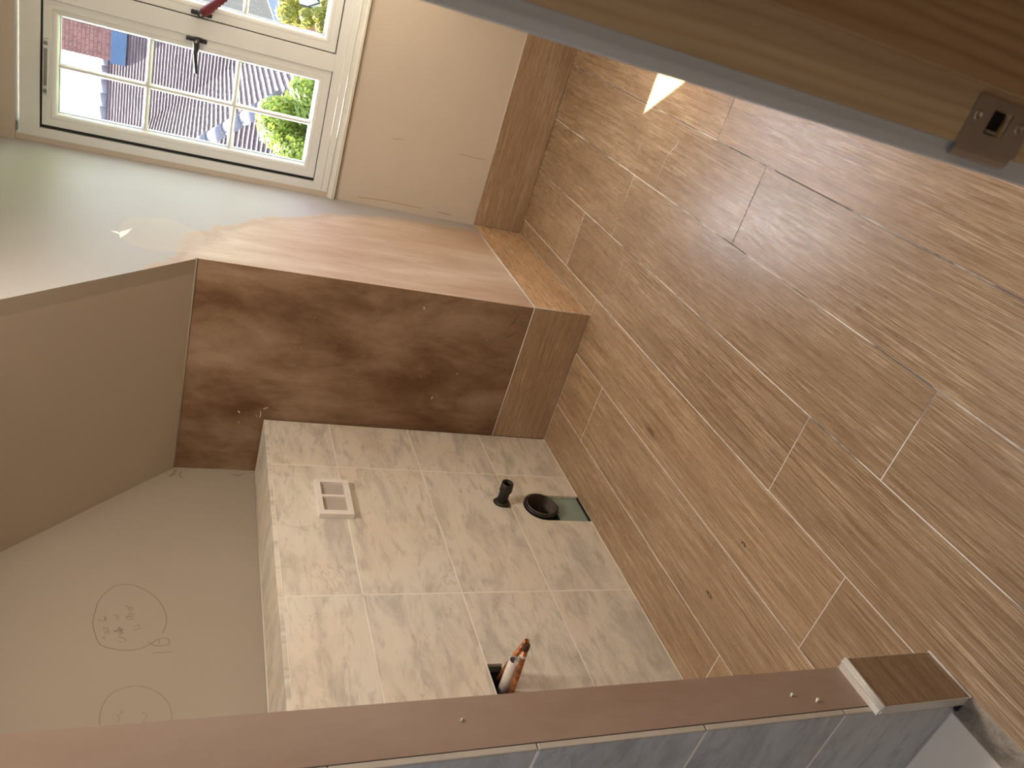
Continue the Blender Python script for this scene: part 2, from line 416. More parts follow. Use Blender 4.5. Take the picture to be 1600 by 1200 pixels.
def prism(poly, origin, a, b, n, th, bm=None, bev=0.0):
    """poly [(s,t)] in the plane origin + s*a + t*b, extruded along n by th; uv = (s,t)"""
    own = bmesh.new(); a, b, n, origin = Vector(a), Vector(b), Vector(n), Vector(origin)
    lo = [own.verts.new(origin + s * a + t * b) for s, t in poly]
    hi = [own.verts.new(origin + s * a + t * b + n * th) for s, t in poly]
    own.faces.new(lo); own.faces.new(hi)
    for i in range(len(poly)):
        j = (i + 1) % len(poly); own.faces.new((lo[i], lo[j], hi[j], hi[i]))
    if bev:
        hs = set(hi)
        ed = [e for e in own.edges if e.verts[0] in hs and e.verts[1] in hs]
        bmesh.ops.bevel(own, geom=ed, offset=bev, segments=1, affect='EDGES')
    uv = own.loops.layers.uv.new('UVMap')
    for f in own.faces:
        for l in f.loops:
            d = l.vert.co - origin; l[uv].uv = (d.dot(a), d.dot(b))
    if bm is None: return own
    merge(bm, own); return bm
def rect(s0, s1, t0, t1): return [(s0, t0), (s1, t0), (s1, t1), (s0, t1)]
def tube(path, rad, seg=14, bm=None, inner=None, cap=True, mi=0, mi_in=0):
    """round bar or, with inner, an open pipe along a path; rad one value or one per point"""
    own = bmesh.new(); P = [Vector(p) for p in path]; n = len(P)
    R_ = rad if isinstance(rad, (list, tuple)) else [rad] * n
    t0 = (P[1] - P[0]).normalized(); up = Vector((0, 0, 1)) if abs(t0.z) < 0.9 else Vector((0, 1, 0))
    u = t0.cross(up).normalized(); rings = []
    for i in range(n):
        t = (P[min(i + 1, n - 1)] - P[max(i - 1, 0)]).normalized()
        if t.length < 1e-6: t = t0
        u = (u - t * u.dot(t)).normalized(); v = t.cross(u)
        rings.append([own.verts.new(P[i] + R_[i] * (math.cos(2 * PI * k / seg) * u + math.sin(2 * PI * k / seg) * v)) for k in range(seg)])
    def skin(a, b, m):
        for k in range(seg):
            f = own.faces.new((a[k], a[(k + 1) % seg], b[(k + 1) % seg], b[k])); f.material_index = m; f.smooth = True
    for i in range(n - 1): skin(rings[i], rings[i + 1], mi)
    if inner:
        q = []
        for i in range(n):
            c = P[i]; q.append([own.verts.new(c + (v.co - c) * (inner / R_[i])) for v in rings[i]])
        for i in range(n - 1): skin(q[i], q[i + 1], mi_in)
        skin(rings[-1], q[-1], mi); skin(rings[0], q[0], mi)
    elif cap:
        own.faces.new(rings[0]).material_index = mi; own.faces.new(rings[-1]).material_index = mi
    if bm is None: return own
    merge(bm, own); return bm
def ringloft(x0, x1, z0, z1, prof, bm=None):
    """closed profile [(inset, y)] swept round a rectangle with mitred corners"""
    own = bmesh.new(); L = []
    for ins, y in prof:
        L.append([own.verts.new(p) for p in ((x0 + ins, y, z0 + ins), (x1 - ins, y, z0 + ins), (x1 - ins, y, z1 - ins), (x0 + ins, y, z1 - ins))])
    m = len(L)
    for i in range(m):
        a, b = L[i], L[(i + 1) % m]
        for k in range(4): own.faces.new((a[k], a[(k + 1) % 4], b[(k + 1) % 4], b[k]))
    if bm is None: return own
    merge(bm, own); return bm

# ------------------------------------------------------------------ setting: dimensions
YC = 0.9038; XD = -0.8497; XT = -0.6047; XR = 1.0397
PY0, PY1, PX = -1.7598, -1.8505, 0.0753      # partition end wall
H = 2.36; BK = -3.35
HS = 0.2423
SL = 1.0135   # slope of the raking ceiling
YS = (H - 1.4597) / SL
# floor bed with wood-effect planks
floor = struct('floor', bx(XD, XR + 0.12, BK, YC + 0.02, -0.06, -0.0012), M['grout_f'], 'wood effect tiled bathroom floor')
def plank(name, parent, poly, origin, a, b, n, th, mat, bev=0.0007):
    return obj(name, prism(poly, origin, a, b, n, th, bev=bev), mat, parent)
cuts = {  # between course lines: joints along y
    (0.8014, 1.0397): [-3.3, -1.866, -0.3508],
    (0.5604, 0.8014): [-2.14, -0.6247, 0.885],
    (0.3153, 0.5604): [-2.966, -1.4544, 0.0569],
    (0.0719, 0.3153): [-2.706, -1.1907, 0.328],
    (-0.1732, 0.0719): [-3.026, -1.5113, 0.001],
    (-0.4203, -0.1732): [-1.7700, -0.2673],
    (-0.6047, -0.4203): [-1.3219]}
G = 0.0016
for (x0, x1), js in cuts.items():
    ys = [BK] + [j for j in js if BK < j < YC] + [YC]
    for a, b in zip(ys[:-1], ys[1:]):
        segs = []
        X0, X1 = x0 + G, x1 - G
        if x1 <= 0.0:                      # under the eaves only, stops at the partition
            a2, b2 = max(a, PY0 + 0.002), min(b, -0.001)
            if b2 - a2 > 0.02: segs.append((rect(a2 + G, b2 - G, X0, X1)))
        elif x0 < 0.0 < x1:
            a2 = max(a, PY0 + 0.002) if b <= 0.01 else 0.001
            if b - a2 > 0.02: segs.append(rect(a2 + G, b - G, X0 if b <= 0.01 else 0.001, X1))
        elif x0 < 0.104:
            if a < PY1: 
                if b > PY0:
                    segs.append([(a + G, 0.104), (PY0 + 0.002, 0.104), (PY0 + 0.002, X0), (b - G, X0), (b - G, X1), (a + G, X1)])
                else: segs.append(rect(a + G, b - G, 0.104, X1))
            else: segs.append(rect(a + G, b - G, X0, X1))
        else: segs.append(rect(a + G, b - G, X0, X1))
        for p in segs:
            if len(p) < 3: continue
            # uv runs along the plank: s = y, t = x
            th = 0.0009 + random.uniform(-0.0001, 0.0002)
            plank('plank', floor, p, (0, 0, -0.0012), (0, 1, 0), (1, 0, 0), (0, 0, 1), th, M['woodtile'], 0.0003)

# walls
def wallbox(name, *a, mat=None): return struct(name, bx(*a), mat or M['paint'])
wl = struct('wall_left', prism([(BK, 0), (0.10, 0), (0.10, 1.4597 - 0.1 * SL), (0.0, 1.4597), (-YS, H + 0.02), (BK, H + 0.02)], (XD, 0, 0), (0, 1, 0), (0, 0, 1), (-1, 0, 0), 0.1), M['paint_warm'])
we = struct('wall_eaves', bx(XD, -0.0065, 0.0065, 0.10, -0.05, 1.4600), M['brown_plaster'])
# cheek of the dormer
ch = struct('wall_dormer_left', prism([(0.0072, -0.05), (YC + 0.1, -0.05), (YC + 0.1, H + 0.02), (-(H + 0.02 - 1.4597) / SL, H + 0.02), (0.0072, 1.4597 - 0.0072 * SL)], (-0.0062, 0, 0), (0, 1, 0), (0, 0, 1), (-1, 0, 0), 0.05), M['cheek'])
# raking ceiling beside the dormer
n = Vector((0, SL, 1)).normalized()
struct('ceiling_slope', prism([(0, 0), (math.hypot(YS, H - 1.4597), 0), (math.hypot(YS, H - 1.4597), 0.8432), (0, 0.8432)],
       (XD, 0.0065, 1.4597 - 0.0065 * SL), Vector((0, -1, SL)).normalized(), (1, 0, 0), (0, n.y, n.z), 0.06), M['ceiling'])
# bead line of plaster along the foot of the slope
struct('trim_1', tube([(XD, 0.0045, 1.4575), (-0.004, 0.0045, 1.4575)], 0.0035, 6), M['paint_warm'])
# flat ceiling
struct('ceiling', bx(XD - 0.1, 2.35, BK - 0.1, YC + 0.1, H, H + 0.06), M['ceiling'])
# window wall: under, above and beside the opening
b = bx(-0.006, 1.20, YC, YC + 0.08, -0.05, 0.915)
bx(-0.006, 1.20, YC - 0.012, YC + 0.08, 2.118, H + 0.02, b)
bx(-0.006, 0.0177, YC, YC + 0.08, 0.915, 2.118, b)
bx(1.083, 1.20, YC, YC + 0.08, 0.915, 2.118, b)
ww = struct('wall_window', b, M['paint'])
# reveal of the opening beyond the frame (outside sill)
struct('trim_2', bx(0.0, 1.10, YC + 0.08, YC + 0.14, 0.86, 0.935), M['board'])
# right cheek and right wall with the doorway
struct('wall_dormer_right', bx(1.10, 1.2, 0.0, YC, -0.05, H + 0.02), M['paint'])
DY1, DY0 = CY + 0.40, CY + 0.40 - 0.765       # door opening between the jamb faces
b = bx(XR, XR + 0.10, DY1 + 0.03, 0.0, -0.05, H + 0.02)
bx(XR, XR + 0.10, BK, DY0 - 0.03, -0.05, H + 0.02, b)
bx(XR, XR + 0.10, DY0 - 0.03, DY1 + 0.03, 2.03, H + 0.02, b)
bx(XR, 1.12, -0.06, 0.0, -0.05, H + 0.02, b)
struct('wall_right', b, M['paint'])
struct('wall_back', bx(XD - 0.1, 2.35, BK - 0.1, BK, -0.05, H + 0.02), M['paint'])
# landing outside the door
struct('wall_landing_end', bx(XR + 0.10, 2.35, -1.2, -1.1, -0.05, H + 0.02), M['paint'])
struct('wall_landing_side', bx(2.25, 2.35, BK, -1.2, -0.05, H + 0.02), M['paint'])
lf = struct('floor_landing', bx(XR + 0.12, 2.35, BK, -1.1, -0.06, -0.0012), M['grout_f'])
for i in range(5):
    x0 = XR + 0.122 + i * 0.2443
    for y0, y1 in ((BK, -2.4 + 0.3 * (i % 3)), (-2.4 + 0.3 * (i % 3), -1.2)):
        plank('plank', lf, rect(y0 + G, y1 - G, x0, min(x0 + 0.242, 2.25)), (0, 0, -0.0012), (0, 1, 0), (1, 0, 0), (0, 0, 1), 0.0012, M['woodtile'])

# skirting of the same plank tile
def skirt(name, poly, origin, a, b, nrm, th, mt='woodtile'):
    o = struct(name); p = plank('plank', o, poly, origin, a, b, nrm, th, M[mt])
    return o
S0 = 0.0012
k = skirt('baseboard_eaves', rect(XT + 0.001, -0.0005, S0, HS), (0, 0.0065, 0), (1, 0, 0), (0, 0, 1), (0, -1, 0), 0.0065)
obj('sealant_bead', tube([(XT, 0.002, HS + 0.001), (-0.0005, 0.002, HS + 0.001)], 0.0024, 6), M['trim'], k)
k = skirt('baseboard_dormer', rect(0.0008, YC - 0.0085, S0, HS), (-0.0062, 0, 0), (0, 1, 0), (0, 0, 1), (1, 0, 0), 0.0062, 'woodtile_lit')  # brighter tile copy paints the bounce light on this plank
bb = tube([(-0.0015, -0.001, HS + 0.0015), (-0.0015, YC - 0.008, HS + 0.0015)], 0.0036, 6)
tube([(-0.0005, 0.0003, 0.0), (-0.0005, 0.0003, HS + 0.002)], 0.0018, 6, bb)
obj('sealant_bead', bb, M['trim'], k)
k = skirt('baseboard_window', rect(0.0015, 1.099, S0, HS), (0, YC, 0), (1, 0, 0), (0, 0, 1), (0, -1, 0), 0.008)
obj('sealant_bead', tube([(0.0, YC - 0.003, HS + 0.001), (1.099, YC - 0.003, HS + 0.001)], 0.0024, 6), M['trim'], k)
skirt('baseboard_right', rect(DY1 + 0.08, -0.062, S0, HS), (XR, 0, 0), (0, 1, 0), (0, 0, 1), (-1, 0, 0), 0.009)

# ------------------------------------------------------------------ partition with tiled shower side
pw = struct('wall_partition', bx(XD, PX, PY1, PY0, -0.05, H + 0.01), M['pink_plaster'])
TY = -1.8626
zs = [0.0, 0.3125, 0.6300, 0.9442, 1.2583, 1.5724, 1.8865, 2.2006, H]
obj('grout', bx(XD, PX - 0.002, TY + 0.0004, PY1, 0.0, H), M['grout_w'], pw)
for i in range(len(zs) - 1):
    z0, z1 = zs[i] + 0.0012, zs[i + 1] - 0.0012
    for x0, x1 in ((XD, -0.5347), (-0.5347, PX)):
        obj('tile', prism(rect(x0 + 0.0012, x1 - (0.0012 if x1 < 0 else 0), z0, z1), (0, PY1, 0), (1, 0, 0), (0, 0, 1), (0, -1, 0), PY1 - TY, bev=0.0016), M['marble_cool_lit'], pw)
    # rounded end bead beside each tile
    obj('edge_trim', bx(PX - 0.004, PX + 0.0010, TY + 0.0012, PY1 - 0.0004, z0, z1, bev=0.0008), M['trim'], pw)
obj('edge_seal', tube([(PX + 0.0003, PY1 + 0.0006, 0.24), (PX + 0.0003, PY1 + 0.0006, H)], 0.0009, 6), M['brick_mortar'], pw)
bmh = bmesh.new()
for (y, z, s) in ((-1.812, 0.402, 1.0), (-1.828, 0.352, 1.2), (-1.800, 1.05, .5)):
    tube([(PX, y, z - 0.006 * s), (PX + 0.0012, y + .002, z), (PX, y - 0.002, z + 0.006 * s)], [0.001, 0.003 * s, 0.001], 6, bmh)
obj('plaster_chip', bmh, M['filler'], pw)
# skirting block round the foot of the partition end
bp = struct('baseboard_partition')
plank('plank', bp, rect(-1.8700, -1.7606, S0, 0.2400), (PX, 0, 0), (0, 1, 0), (0, 0, 1), (1, 0, 0), 0.1018 - PX, M['woodtile'])
bb = tube([(0.1008, -1.7595, 0.2400), (0.1008, -1.8730, 0.2400)], 0.0042, 8)
tube([(0.094, -1.7595, 0.2405), (0.094, -1.8722, 0.2405)], 0.0050, 8, bb)
bx(PX, 0.1010, -1.7612, -1.7595, 0.0, 0.243, bb)
bx(PX, 0.0990, -1.7600, -1.8700, 0.2395, 0.2425, bb)
tube([(0.1035, -1.759, 0.001), (0.1035, -1.874, 0.001)], 0.0032, 8, bb)
bx(0.080, 0.1018, -1.8728, -1.8702, 0.004, 0.2400, bb, 0.0006)
obj('white_trim', bb, M['trim'], bp)

# shower tray and the raw strip beside it
tr_ = thing('shower_tray', (-0.4, -2.6, 0), 'pale stone-coloured shower tray beside the floor planks, behind the tiled partition', 'shower tray')
b = bx(XD + 0.002, 0.047, BK + 0.002, TY - 0.002, -0.0008, 0.0030, bev=0.0012)
obj('tray_surface', b, M['tray'], tr_)
b = bmesh.new(); tube([(-0.4, -2.6, 0.0032), (-0.4, -2.6, 0.0060)], 0.055, 24, b)
obj('waste_cover', b, M['steel'], tr_)
b = bmesh.new()
nx, ny = 6, 120
grid = [[b.verts.new((0.0475 + 0.0555 * i / nx, TY + 0.002 - (TY - BK) * j / ny, -0.0008 + (0.0 if i in (0, nx) else random.uniform(-0.0001, 0.0042)))) for j in range(ny + 1)] for i in range(nx + 1)]
for i in range(nx):
    for j in range(ny): b.faces.new((grid[i][j], grid[i + 1][j], grid[i + 1][j + 1], grid[i][j + 1]))
obj('mortar_strip', b, M['mortar'], floor)
obj('open_gap', bx(0.058, 0.078, TY - 0.0075, TY - 0.0005, 0.0005, 0.0075), M['void'], floor)

# ------------------------------------------------------------------ tiled cistern boxing
bxg = thing('cistern_boxing', (XT - 0.12, -0.9, 0), 'waist-high boxing faced with white veined marble tiles against the left wall', 'boxing')
b = bmesh.new(); XB = XT - 0.012
# carcass in green board with openings left for soil pipe and pipe holes
bx(XD + 0.001, XB, PY0 + 0.001, -0.001, 0.69, 1.155, b)
bx(XD + 0.001, XB, -0.386, -0.001, 0.0, 0.69, b)
bx(XD + 0.001, XB, -0.515, -0.386, 0.27, 0.69, b)
bx(XD + 0.001, XB - 0.001, -0.540, -0.386, 0.0, 0.12, b)
bx(XD + 0.001, XB, -1.150, -0.540, 0.0, 0.69, b)
bx(XD + 0.001, XB, -0.540, -0.515, 0.27, 0.69, b)
bx(XD + 0.001, XB, -1.285, -1.150, 0.0, 0.560, b)
bx(XD + 0.001, XB, -1.285, -1.150, 0.622, 0.69, b)
bx(XD + 0.001, XB, PY0 + 0.001, -1.285, 0.0, 0.69, b)
obj('green_board', b, M['greenboard'], bxg)
b = bmesh.new()
obj('shade_backing', bx(XD + 0.002, XD + 0.004, -0.541, -0.385, 0.121, 0.269), M['void'], bxg)  # black sheet painting the shade deep in the soil pipe opening
#bx(XB - 0.09, XB - 0.001, -0.541, -0.385, 0.121, 0.269, b)
bx(XB - 0.09, XB - 0.03, -1.284, -1.151, 0.561, 0.621, b)
obj('shade_backing', b, M['void'], bxg)  # solid black block painting the shade inside the water pipe hole
obj('dark_joint', bx(XB - 0.001, XT - 0.0005, -0.534, -0.391, -0.001, 0.0008), M['void'], bxg)
ycut = [0.0, -0.2708, -0.8844, -1.4980, PY0]
zcut = [0.0, 0.3096, 0.6171, 0.9283, 1.1545]
# grout lattice just behind the faces
b = bmesh.new()
for z in zcut[1:4]: 
    if abs(z - 0.3096) < 0.001:
        bx(XB, XT - 0.0004, -0.408, -0.001, z - 0.002, z + 0.002, b); bx(XB, XT - 0.0004, PY0, -0.472, z - 0.002, z + 0.002, b)
    else: bx(XB, XT - 0.0004, PY0, -0.001, z - 0.002, z + 0.002, b)
for y in ycut[1:4]: bx(XB, XT - 0.0004, y - 0.002, y + 0.002, 0.0, 1.157, b)
bx(XB, XT - 0.0004, PY0, -0.001, 1.1535, 1.1580, b)
for y in ycut[1:4]: bx(XD + 0.002, XT - 0.002, y - 0.002, y + 0.002, 1.155, 1.1679, b)
bx(XB, XT + 0.0015, -0.389, -0.0005, 0.0, 0.0022, b); bx(XB, XT + 0.0015, PY0, -0.536, 0.0, 0.0022, b)
obj('grout', b, M['grout_w'], bxg)
g2 = 0.0016
for i in range(4):
    ya, yb = ycut[i + 1] + (g2 if i < 3 else 0.001), ycut[i] - (g2 if i else 0.001)
    for j in range(4):
        z0, z1 = zcut[j] + (g2 if j else 0.0015), zcut[j + 1] - g2
        poly = rect(ya, yb, z0, z1)
        if i == 1 and j == 0:      # slot for the soil pipe, open to the floor
            c, zc, r = -0.4625, 0.185, 0.0725
            arc = [(c - r * math.cos(PI * q / 14), zc + r * math.sin(PI * q / 14)) for q in range(15)]
            poly = [(ya, z0), (c - r, z0)] + arc + [(c + r, z0), (yb, z0), (yb, z1), (ya, z1)]
        if i == 1 and j == 1:      # notch for the flush pipe
            c, zc, r = -0.440, 0.345, 0.030
            arc = [(c - r * math.cos(PI * q / 10), zc + r * math.sin(PI * q / 10)) for q in range(11)]
            poly = [(ya, z0), (c - r, z0)] + arc + [(c + r, z0), (yb, z0), (yb, z1), (ya, z1)]
        if i == 2 and j == 1:      # square notch for the water pipes
            poly = [(ya, z0), (yb, z0), (yb, z1), (-1.156, z1), (-1.156, 0.5685), (-1.275, 0.5685), (-1.275, z1), (ya, z1)]
        obj('tile', prism(poly, (XB, 0, 0), (0, 1, 0), (0, 0, 1), (1, 0, 0), 0.012, bev=0.0010), M['marble'], bxg)
    # ledge tile on top, its edge showing along the front
    obj('ledge_tile', prism(rect(XD + 0.002, XT - 0.0002, ya, yb), (0, 0, 1.1555), (1, 0, 0), (0, 1, 0), (0, 0, 1), 0.0127, bev=0.0012), M['marble'], bxg)
obj('sealant_bead', tube([(XD + 0.003, PY0, 1.1690), (XD + 0.003, -0.001, 1.1690)], 0.003, 6), M['trim'], bxg)

# foam protection frame over the flush plate
fp = thing('foam_frame', (XT, -0.46, 0.965), 'white foam rectangle with two recessed windows fixed on the marble boxing', 'flush plate')
y0, y1, z0, z1 = -0.5505, -0.3690, 0.9080, 1.0215
yi = [y0, y0 + 0.022, y0 + 0.0875, y0 + 0.0985, y1 - 0.018, y1]; zi = [z0, z0 + 0.0165, z1 - 0.0165, z1]
b = bmesh.new(); xt = XT + 0.020
def q4(bm, *p): bm.faces.new([bm.verts.new(v) for v in p])
ysn = [y0, y0 + 0.0200, y0 + 0.0880, y0 + 0.0990, y1 - 0.0160, y1]
for (a, c, e, f_) in ((y0, y1, z0, z0 + 0.0165), (y0, y1, z1 - 0.0165, z1), (y0, ysn[1], z0 + 0.0165, z1 - 0.0165), (ysn[2], ysn[3], z0 + 0.0165, z1 - 0.0165), (ysn[4], y1, z0 + 0.0165, z1 - 0.0165)):
    bx(XT + 0.0002, xt, a, c, e, f_, b)
bmesh.ops.remove_doubles(b, verts=b.verts, dist=0.0002)
obj('rim', b, M['foam'], fp)
b = bx(XT + 0.0002, XT + 0.009, y0 + 0.019, y0 + 0.089, z0 + 0.016, z1 - 0.016)
bx(XT + 0.0002, XT + 0.009, y0 + 0.098, y1 - 0.015, z0 + 0.016, z1 - 0.016, b)
obj('recessed_panel', b, mat_plain('grey_foam_panel', (0.46, 0.41, 0.37), 0.6), fp)
for (y, z, s) in ((-0.374, 0.929, 1), (-0.5, 1.02, 1.2), (-0.39, 0.915, .7), (-0.43, 0.9085, 1)):
    b = bmesh.new(); tube([(xt - 0.001, y - 0.006 * s, z), (xt + 0.0015, y, z), (xt - 0.001, y + 0.006 * s, z)], [0.001, 0.0025 * s, 0.001], 6, b)
    obj('torn_edge', b, M['foam'], fp)

# black flush pipe
fl = thing('flush_pipe', (XT, -0.44, 0.345), 'short black ribbed flush pipe sticking out above the soil pipe', 'pipe')
b = tube([(XT - 0.03, -0.440, 0.343), (XT + 0.055, -0.443, 0.3445), (XT + 0.058, -0.443, 0.3445), (XT + 0.066, -0.4435, 0.345), (XT + 0.070, -0.4435, 0.345), (XT + 0.074, -0.4438, 0.3452), (XT + 0.094, -0.444, 0.346)],
         [0.0195, 0.0195, 0.023, 0.0235, 0.0205, 0.0228, 0.0215], 24, inner=0.0170)
obj('pipe_body', b, M['rust_black'], fl)
b = tube([(XT - 0.004, -0.4405, 0.3415), (XT + 0.006, -0.4405, 0.3415), (XT + 0.011, -0.4405, 0.342)], [0.029, 0.0275, 0.021], 24)
obj('rubber_collar', b, M['rust_black'], fl)

# soil pipe socket
sp = thing('soil_pipe', (XT, -0.4625, 0.185), 'wide black soil pipe socket at the foot of the marble boxing', 'pipe')
c = (-0.4575, 0.185)
b = tube([(XT - 0.05, *c), (XT - 0.002, *c), (XT + 0.004, *c), (XT + 0.008, *c)], [0.064, 0.064, 0.0685, 0.0665], 40, inner=0.060)
obj('socket', b, M['rust_black'], sp)
b = tube([(XT + 0.0075, *c), (XT + 0.012, *c), (XT + 0.0135, *c)], [0.0600, 0.0605, 0.0590], 40, inner=0.0580)
obj('seal_ring', b, mat_plain('dusty_rubber', (0.10, 0.085, 0.075), 0.55, 0, 0.6, 60), sp)
b = tube([(XT - 0.19, *c), (XT + 0.010, *c)], 0.0598, 40, inner=0.0572)
bmesh.ops.scale(b, verts=b.verts, vec=(1, 1, 1))
obj('bore', b, M['pipe_inside'], sp)
b = bmesh.new()
for k_ in range(26):
    t = PI * (1.05 + 0.9 * random.random()) * 1.0 - 0.5
    rr = 0.0695 + random.uniform(-0.001, 0.003)
    p = (XT + 0.001, c[0] - rr * math.cos(t) * 1.0, c[1] + rr * math.sin(t))
    tube([(p[0] - 0.001, p[1], p[2]), (p[0] + 0.001, p[1], p[2]), (p[0] + 0.003, p[1], p[2])], [0.001, random.uniform(0.0012, 0.0032), 0.0008], 6, b)
obj('sealant_crumb', b, M['rust_black'], sp, kind='stuff')

# water pipes in the square hole
cp = thing('copper_pipe', (XT, -1.20, 0.585), 'rear copper pipe with open orange end, touching the tiles side of the white pipe', 'pipe')
cp['label'] = 'copper pipe with bright orange open end, passing behind the white plastic pipe'
b = tube([(XT - 0.045, -1.192, 0.588), (XT + 0.05, -1.198, 0.578), (XT + 0.15, -1.208, 0.5575)], 0.0075, 16, inner=0.0058)
obj('pipe_body', b, M['copper'], cp)
cq = thing('copper_pipe', (XT, -1.245, 0.573), 'copper pipe with dark capped end lying in front of the white plastic pipe', 'pipe')
b = tube([(XT - 0.045, -1.256, 0.573), (XT + 0.06, -1.251, 0.574), (XT + 0.155, -1.240, 0.575)], 0.0078, 16)
obj('pipe_body', b, M['copper'], cq)
b = tube([(XT + 0.150, -1.2405, 0.575), (XT + 0.153, -1.240, 0.575), (XT + 0.170, -1.238, 0.575), (XT + 0.172, -1.238, 0.575)], [0.0082, 0.0092, 0.0092, 0.0078], 16)
obj('end_cap', b, mat_plain('dark_brass', (0.10, 0.055, 0.035), 0.4, 0.7, 0.3, 40), cq)
b = tube([(XT + 0.128, -1.2428, 0.575), (XT + 0.136, -1.242, 0.575)], [0.0083, 0.0083], 16)
obj('paint_fleck', b, M['pvc'], cq)
wp = thing('plastic_pipe', (XT, -1.225, 0.58), 'white plastic waste pipe between two copper pipes at the square hole', 'pipe')
b = tube([(XT - 0.045, -1.226, 0.581), (XT + 0.092, -1.222, 0.581)], 0.0155, 24, inner=0.0125, mi_in=1)
obj('pipe_body', b, [M['pvc'], M['pvc_in']], wp)
b = tube([(XT + 0.050, -1.2235, 0.574), (XT + 0.082, -1.2225, 0.567)], [0.0150, 0.0120], 20)
obj('pipe_clip', b, M['pvc'], wp)

# ------------------------------------------------------------------ pencil marks on the left wall
def stroke(bm, pts, wd=0.0009):
    x = XD + 0.0003
    # smooth long strokes with Catmull-Rom
    P = [Vector((0, a, c_)) for a, c_ in pts]; Q = []
    if len(P) > 4:
        for i in range(len(P) - 1):
            p0, p1, p2, p3 = P[max(i - 1, 0)], P[i], P[i + 1], P[min(i + 2, len(P) - 1)]
            for s in range(4):
                t = s / 4; Q.append(0.5 * ((2 * p1) + (p2 - p0) * t + (2 * p0 - 5 * p1 + 4 * p2 - p3) * t * t + (3 * p1 - p0 - 3 * p2 + p3) * t ** 3))
        Q.append(P[-1])
    else: Q = P
    prev = None
    for i, p in enumerate(Q):
        t = (Q[min(i + 1, len(Q) - 1)] - Q[max(i - 1, 0)]); t = t.normalized() if t.length else Vector((0, 1, 0))
        nn = Vector((0, -t.z, t.y)) * wd
        a = bm.verts.new((x, p.y + nn.y, p.z + nn.z)); c_ = bm.verts.new((x, p.y - nn.y, p.z - nn.z))
        if prev: bm.faces.new((prev[0], a, c_, prev[1]))
        prev = (a, c_)
circle = [(-0.7837, 1.4507), (-0.7432, 1.4426), (-0.7085, 1.4461), (-0.6622, 1.4644), (-0.625, 1.4932), (-0.5949, 1.5341), (-0.5864, 1.5612), (-0.5912, 1.5886), (-0.6142, 1.612), (-0.6494, 1.6284), (-0.6889, 1.6338), (-0.7369, 1.6348), (-0.7794, 1.6235), (-0.8154, 1.6067), (-0.8306, 1.5766), (-0.8396, 1.5391), (-0.8339, 1.5039), (-0.8195, 1.4787), (-0.8086, 1.4677), (-0.8003, 1.4481), (-0.8082, 1.4325), (-0.8244, 1.4334), (-0.8279, 1.4516), (-0.8257, 1.47), (-0.8122, 1.4858)]
writing = [[(-0.7232, 1.6234), (-0.7314, 1.6111), (-0.7263, 1.6068), (-0.7144, 1.6048), (-0.7288, 1.6032)], [(-0.7141, 1.6114), (-0.7144, 1.6048)],
 [(-0.7524, 1.6056), (-0.7643, 1.6027)], [(-0.7527, 1.5991), (-0.7624, 1.5932)], [(-0.7648, 1.5913), (-0.7713, 1.6003), (-0.7774, 1.5949), (-0.7731, 1.5889), (-0.7671, 1.5927)],
 [(-0.7894, 1.6064), (-0.7968, 1.5976), (-0.79, 1.5968), (-0.7873, 1.6034)], [(-0.708, 1.5823), (-0.7107, 1.5754), (-0.7157, 1.5716), (-0.7204, 1.5761), (-0.728, 1.5679)],
 [(-0.7677, 1.5797), (-0.7661, 1.5652), (-0.7702, 1.5778), (-0.7735, 1.5579), (-0.7612, 1.5705), (-0.769, 1.5551), (-0.7541, 1.5696), (-0.7643, 1.5555), (-0.7708, 1.5647), (-0.7761, 1.5528), (-0.7823, 1.5669), (-0.7794, 1.5574)],
 [(-0.7916, 1.566), (-0.7898, 1.5564), (-0.7948, 1.5495), (-0.7968, 1.5558)], [(-0.7972, 1.5476), (-0.8043, 1.5438), (-0.8086, 1.5482)], [(-0.8056, 1.5614), (-0.8105, 1.5545)],
 [(-0.6718, 1.5571), (-0.6823, 1.546)], [(-0.6799, 1.5411), (-0.6876, 1.5371), (-0.6923, 1.5435), (-0.6847, 1.5475), (-0.6775, 1.5396)], [(-0.702, 1.5477), (-0.7013, 1.5359), (-0.7058, 1.5457), (-0.7076, 1.532)],
 [(-0.7141, 1.5517), (-0.7265, 1.5456), (-0.7246, 1.534), (-0.7196, 1.5378), (-0.713, 1.5501), (-0.7149, 1.5331)],
 [(-0.7679, 1.5288), (-0.765, 1.5158), (-0.757, 1.5097)], [(-0.7544, 1.5132), (-0.7459, 1.5172), (-0.7518, 1.5184), (-0.754, 1.5233)], [(-0.7537, 1.5283), (-0.7563, 1.5248)],
 [(-0.8067, 1.4587), (-0.823, 1.4569)], [(-0.8527, 1.4732), (-0.8515, 1.4204)]]
b = bmesh.new(); stroke(b, circle); o = obj('pencil_circle', b, M['pencil'], wl)
b = bmesh.new()
for s_ in writing: stroke(b, s_, 0.0007)
obj('pencil_writing', b, M['pencil'], wl)
c2 = [(-1.0732, 1.5797), (-1.0418, 1.5832), (-1.004, 1.5765), (-0.9729, 1.5548), (-0.9601, 1.5049), (-0.9812, 1.4566), (-1.0176, 1.4259), (-1.0515, 1.4149), (-1.0806, 1.4136), (-1.13, 1.43), (-1.16, 1.48), (-1.15, 1.54), (-1.12, 1.57), (-1.0732, 1.5797)]
b = bmesh.new(); stroke(b, c2, 0.0006); obj('pencil_circle', b, M['pencil'], wl)
b = bmesh.new()
stroke(b, [(-1.0678, 1.5416), (-1.0589, 1.5366), (-1.0457, 1.5428), (-1.0404, 1.5309), (-1.03, 1.5393)], 0.0005)
stroke(b, [(-1.077, 1.4808), (-1.0524, 1.4725), (-1.0447, 1.4857)], 0.0005)
obj('pencil_writing', b, M['pencil'], wl)
